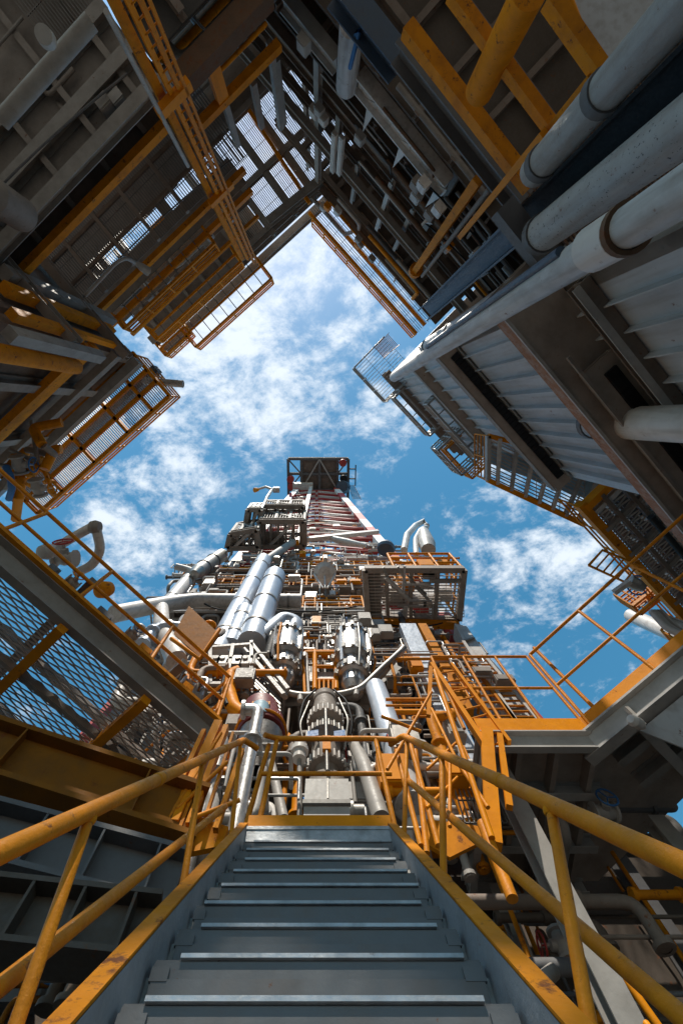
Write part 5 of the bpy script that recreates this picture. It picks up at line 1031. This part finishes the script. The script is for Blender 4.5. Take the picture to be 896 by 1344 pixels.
# ================================================================== small fittings that fill the tower base
def rack(label, boxpx, ys, n, seed, mats, rs=(.02, .03, .04, .06, .09), nbox=6, nvalve=2, vert=.5, name='pipe_rack'):
    r_ = random.Random(seed); x0, y0, x1, y1 = boxpx; c = aty((x0+x1)/2, (y0+y1)/2, ys[0]); t = thing(name, label, 'pipes', c)
    def rp(): return aty(r_.uniform(x0, x1), r_.uniform(y0, y1), r_.uniform(*ys))
    for i in range(int(n*1.5)):
        p = rp(); r = r_.choice(rs); L1, L2 = r_.uniform(.5, 2.4), r_.uniform(.4, 1.5)
        a = Z*L1 if r_.random() < vert else V((r_.choice((-1, 1))*L1, 0, 0)); b = V((r_.choice((-1, 1))*L2, 0, 0)) if a.z else Z*L2*r_.choice((-1, 1))
        pts = [p-a*.5, p+a*.5, p+a*.5+b*.6]
        if r_.random() < .5: pts.append(pts[-1]+V((0, L2*.6, 0)))
        m = MB().path(pts, r, 9, bend=r*2.5)
        for q, k in ((pts[0]+a*.02, a), (pts[1]-a*.3, a), (pts[-1]+(pts[-2]-pts[-1])*.04, pts[-2]-pts[-1])):
            if r > .045: flange(m, q, k, r*1.55, .05, 12)
        m.build('pipe', r_.choice(mats), t)
    for i in range(nbox):
        m = MB(); jbox(m, rp(), (1, 0, 0), (0, -1, 0), r_.uniform(.2, .6), r_.uniform(.2, .6), .25); m.build('junction_box', r_.choice(('grey_light', 'white', 'brown_grey', 'orange', 'grey', 'galv')), t)
    for i in range(nvalve): valve(t, rp(), r_.choice(((0, 0, 1), (1, 0, 0))), r_.uniform(.08, .14))
    return t
A = ('grey', 'galv', 'brown_grey', 'brown', 'steel', 'grey', 'orange', 'grey_dark', 'brown_grey', 'grey_light', 'tan')
B = ('white', 'orange', 'brown_grey', 'grey_light', 'galv', 'brown_grey', 'orange_worn', 'brown')
rack('pipework behind the left end of the landing rail', (290, 975, 395, 1060), (6.3, 7.6), 14, 1, A, nbox=4, nvalve=2, vert=.9)
rack('pipework behind the right end of the landing rail', (462, 940, 520, 1060), (5.9, 7.0), 10, 2, A, nbox=3, nvalve=2, vert=.9)
rack('pipes and brackets above the wellhead stack under the drooping pipe', (340, 920, 500, 960), (7.8, 8.8), 18, 3, ('grey', 'galv', 'brown_grey', 'grey_dark', 'steel'), nbox=6, nvalve=2)
rack('pipes and hoses around the left banded vessel', (335, 840, 410, 905), (7.0, 8.0), 16, 4, A, nbox=4)
rack('pipes and hoses around the right banded vessel', (440, 810, 540, 900), (7.2, 8.2), 24, 5, A, nbox=5)
rack('orange pipework on the deck left of the tall white pipes', (235, 755, 330, 790), (8.1, 9.4), 20, 6, B, nbox=8)
rack('orange pipework on the deck between white pipes and dome', (350, 745, 420, 790), (8.2, 9.6), 20, 7, B, nbox=8)
rack('pipework on the deck level right of the dome', (430, 745, 485, 800), (8.2, 9.4), 18, 8, B, nbox=8)
rack('jumbled fittings at the lattice foot below the striped boom', (400, 715, 520, 745), (8.4, 9.6), 26, 9, B, nbox=9)
rack('fittings beneath the lattice cage', (300, 720, 400, 750), (7.6, 9.0), 20, 10, A, nbox=6)
rack('pipes beside the white and orange legs below the screened platform', (500, 830, 580, 930), (8.0, 9.2), 24, 11, A, nbox=7)
rack('pipes between the orange leg and the outermost white leg', (575, 850, 640, 940), (9.2, 9.9), 10, 12, A, nbox=1, vert=1)
rack('pipework under the instrument rack', (245, 880, 335, 985), (6.0, 7.4), 22, 13, A, nbox=7, nvalve=3)
rack('white pipes and ducts left of the instrument rack', (180, 830, 270, 960), (6.2, 7.6), 18, 14, ('white', 'cladding', 'orange', 'steel', 'tan', 'brown_grey'), (.04, .08, .14), nbox=5)
rack('rusty and white fittings seen through the ladder tower', (510, 960, 600, 1090), (5.2, 6.4), 22, 15, ('orange', 'white', 'steel', 'orange_worn', 'grey_light', 'galv'), nbox=7, nvalve=3)
rack('small bright pipes between left posts and landing', (225, 1000, 330, 1090), (4.3, 5.4), 18, 16, ('white', 'orange', 'steel', 'grey_light'), nbox=5, nvalve=3)
rack('upper deck fittings behind the highest guard rail', (390, 690, 490, 712), (9.2, 10.2), 16, 17, B, nbox=6)
rack('small grey pipes over the upper left tank', (235, 740, 310, 765), (8.4, 9.4), 12, 18, A, nbox=4)

def strings(label, ends, sag, r, mt, n=10):
    t = thing('cable_bundle', label, 'cables', ends[0][0])
    for (a, b) in ends:
        a, b = V(a), V(b); MB().path([a.lerp(b, i/n)-Z*sag*4*(i/n)*(1-i/n) for i in range(n+1)], r, 6).build('cable', mt, t)
strings('black cables sagging across the front of the tower decks', [((-2.6, 7.6, 15.9), (1.6, 7.6, 15.8)), ((-2.0, 7.4, 13.6), (2.3, 7.4, 13.9)), ((1.8, 7.8, 15.2), (4.6, 7.6, 14.4)), ((-4.6, 7.6, 16.0), (-2.2, 7.5, 15.6))], .5, .03, 'black')
strings('thin cables sagging beneath the upper right module', [(NE.pt(1, 13.2, .6), NE.pt(5.5, 12.8, .7)), (NE.pt(2, 15.0, .4), NE.pt(6.5, 14.5, .4)), (NE.pt(4, 11.4, 1.0), NE.pt(8, 11.2, 1.0))], .35, .025, 'black')
strings('thin cables sagging beneath the upper left module', [(NW.pt(tg+.3, zG-.35, -.3), NW.pt(T1+2, zG-.4, -.4)), (NW.pt(tm+.2, 16.0, -.3), NW.pt(T1-.3, 15.9, -.4))], .3, .025, 'grey_dark')
rack('pipes and hangers bunched under the right platform deck', (660, 1000, 840, 1080), (5.2, 6.6), 9, 31, ('grey_dark', 'brown', 'brown_grey', 'grey'), (.03, .05, .08), nbox=1, nvalve=1, vert=.2)
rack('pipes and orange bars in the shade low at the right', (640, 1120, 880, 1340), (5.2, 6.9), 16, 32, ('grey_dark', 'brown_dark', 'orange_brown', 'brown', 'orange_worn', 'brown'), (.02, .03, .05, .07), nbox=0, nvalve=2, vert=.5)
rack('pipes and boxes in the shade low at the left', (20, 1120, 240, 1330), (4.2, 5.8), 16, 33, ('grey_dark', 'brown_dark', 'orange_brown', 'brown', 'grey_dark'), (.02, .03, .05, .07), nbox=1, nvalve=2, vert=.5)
rack('slim conduits and boxes fixed across the panelled wall between the vessels', (385, 800, 500, 860), (7.75, 8.1), 12, 34, ('grey', 'brown_grey', 'galv', 'tan'), (.02, .03, .045), nbox=5, nvalve=1, vert=.5)
rack('pipework along the left flank decks of the tower', (200, 780, 300, 850), (7.8, 9.0), 16, 35, ('white', 'brown_grey', 'orange', 'tan', 'grey_light'), nbox=5)

rack('thin tubes and fittings along the right shoulder of the tower', (500, 735, 600, 748), (7.6, 8.6), 14, 36, B, (.02, .03, .05), nbox=6)
rack('fine pipework along the left shoulder of the tower', (240, 740, 345, 800), (7.9, 8.6), 26, 37, B, (.02, .03, .05), nbox=9)
rack('fine pipework across the middle decks behind the dome', (350, 725, 490, 800), (7.9, 8.4), 34, 38, B, (.02, .03, .05), nbox=10)
rack('fine tubes and clamps around the two banded vessels', (345, 820, 510, 920), (6.9, 7.9), 36, 39, A, (.015, .025, .04), nbox=10)
rack('fine tubes crossing the ladder tower base', (505, 850, 610, 1000), (6.4, 7.4), 26, 40, ('orange', 'grey', 'steel', 'orange_worn', 'tan'), (.015, .025, .04), nbox=6)
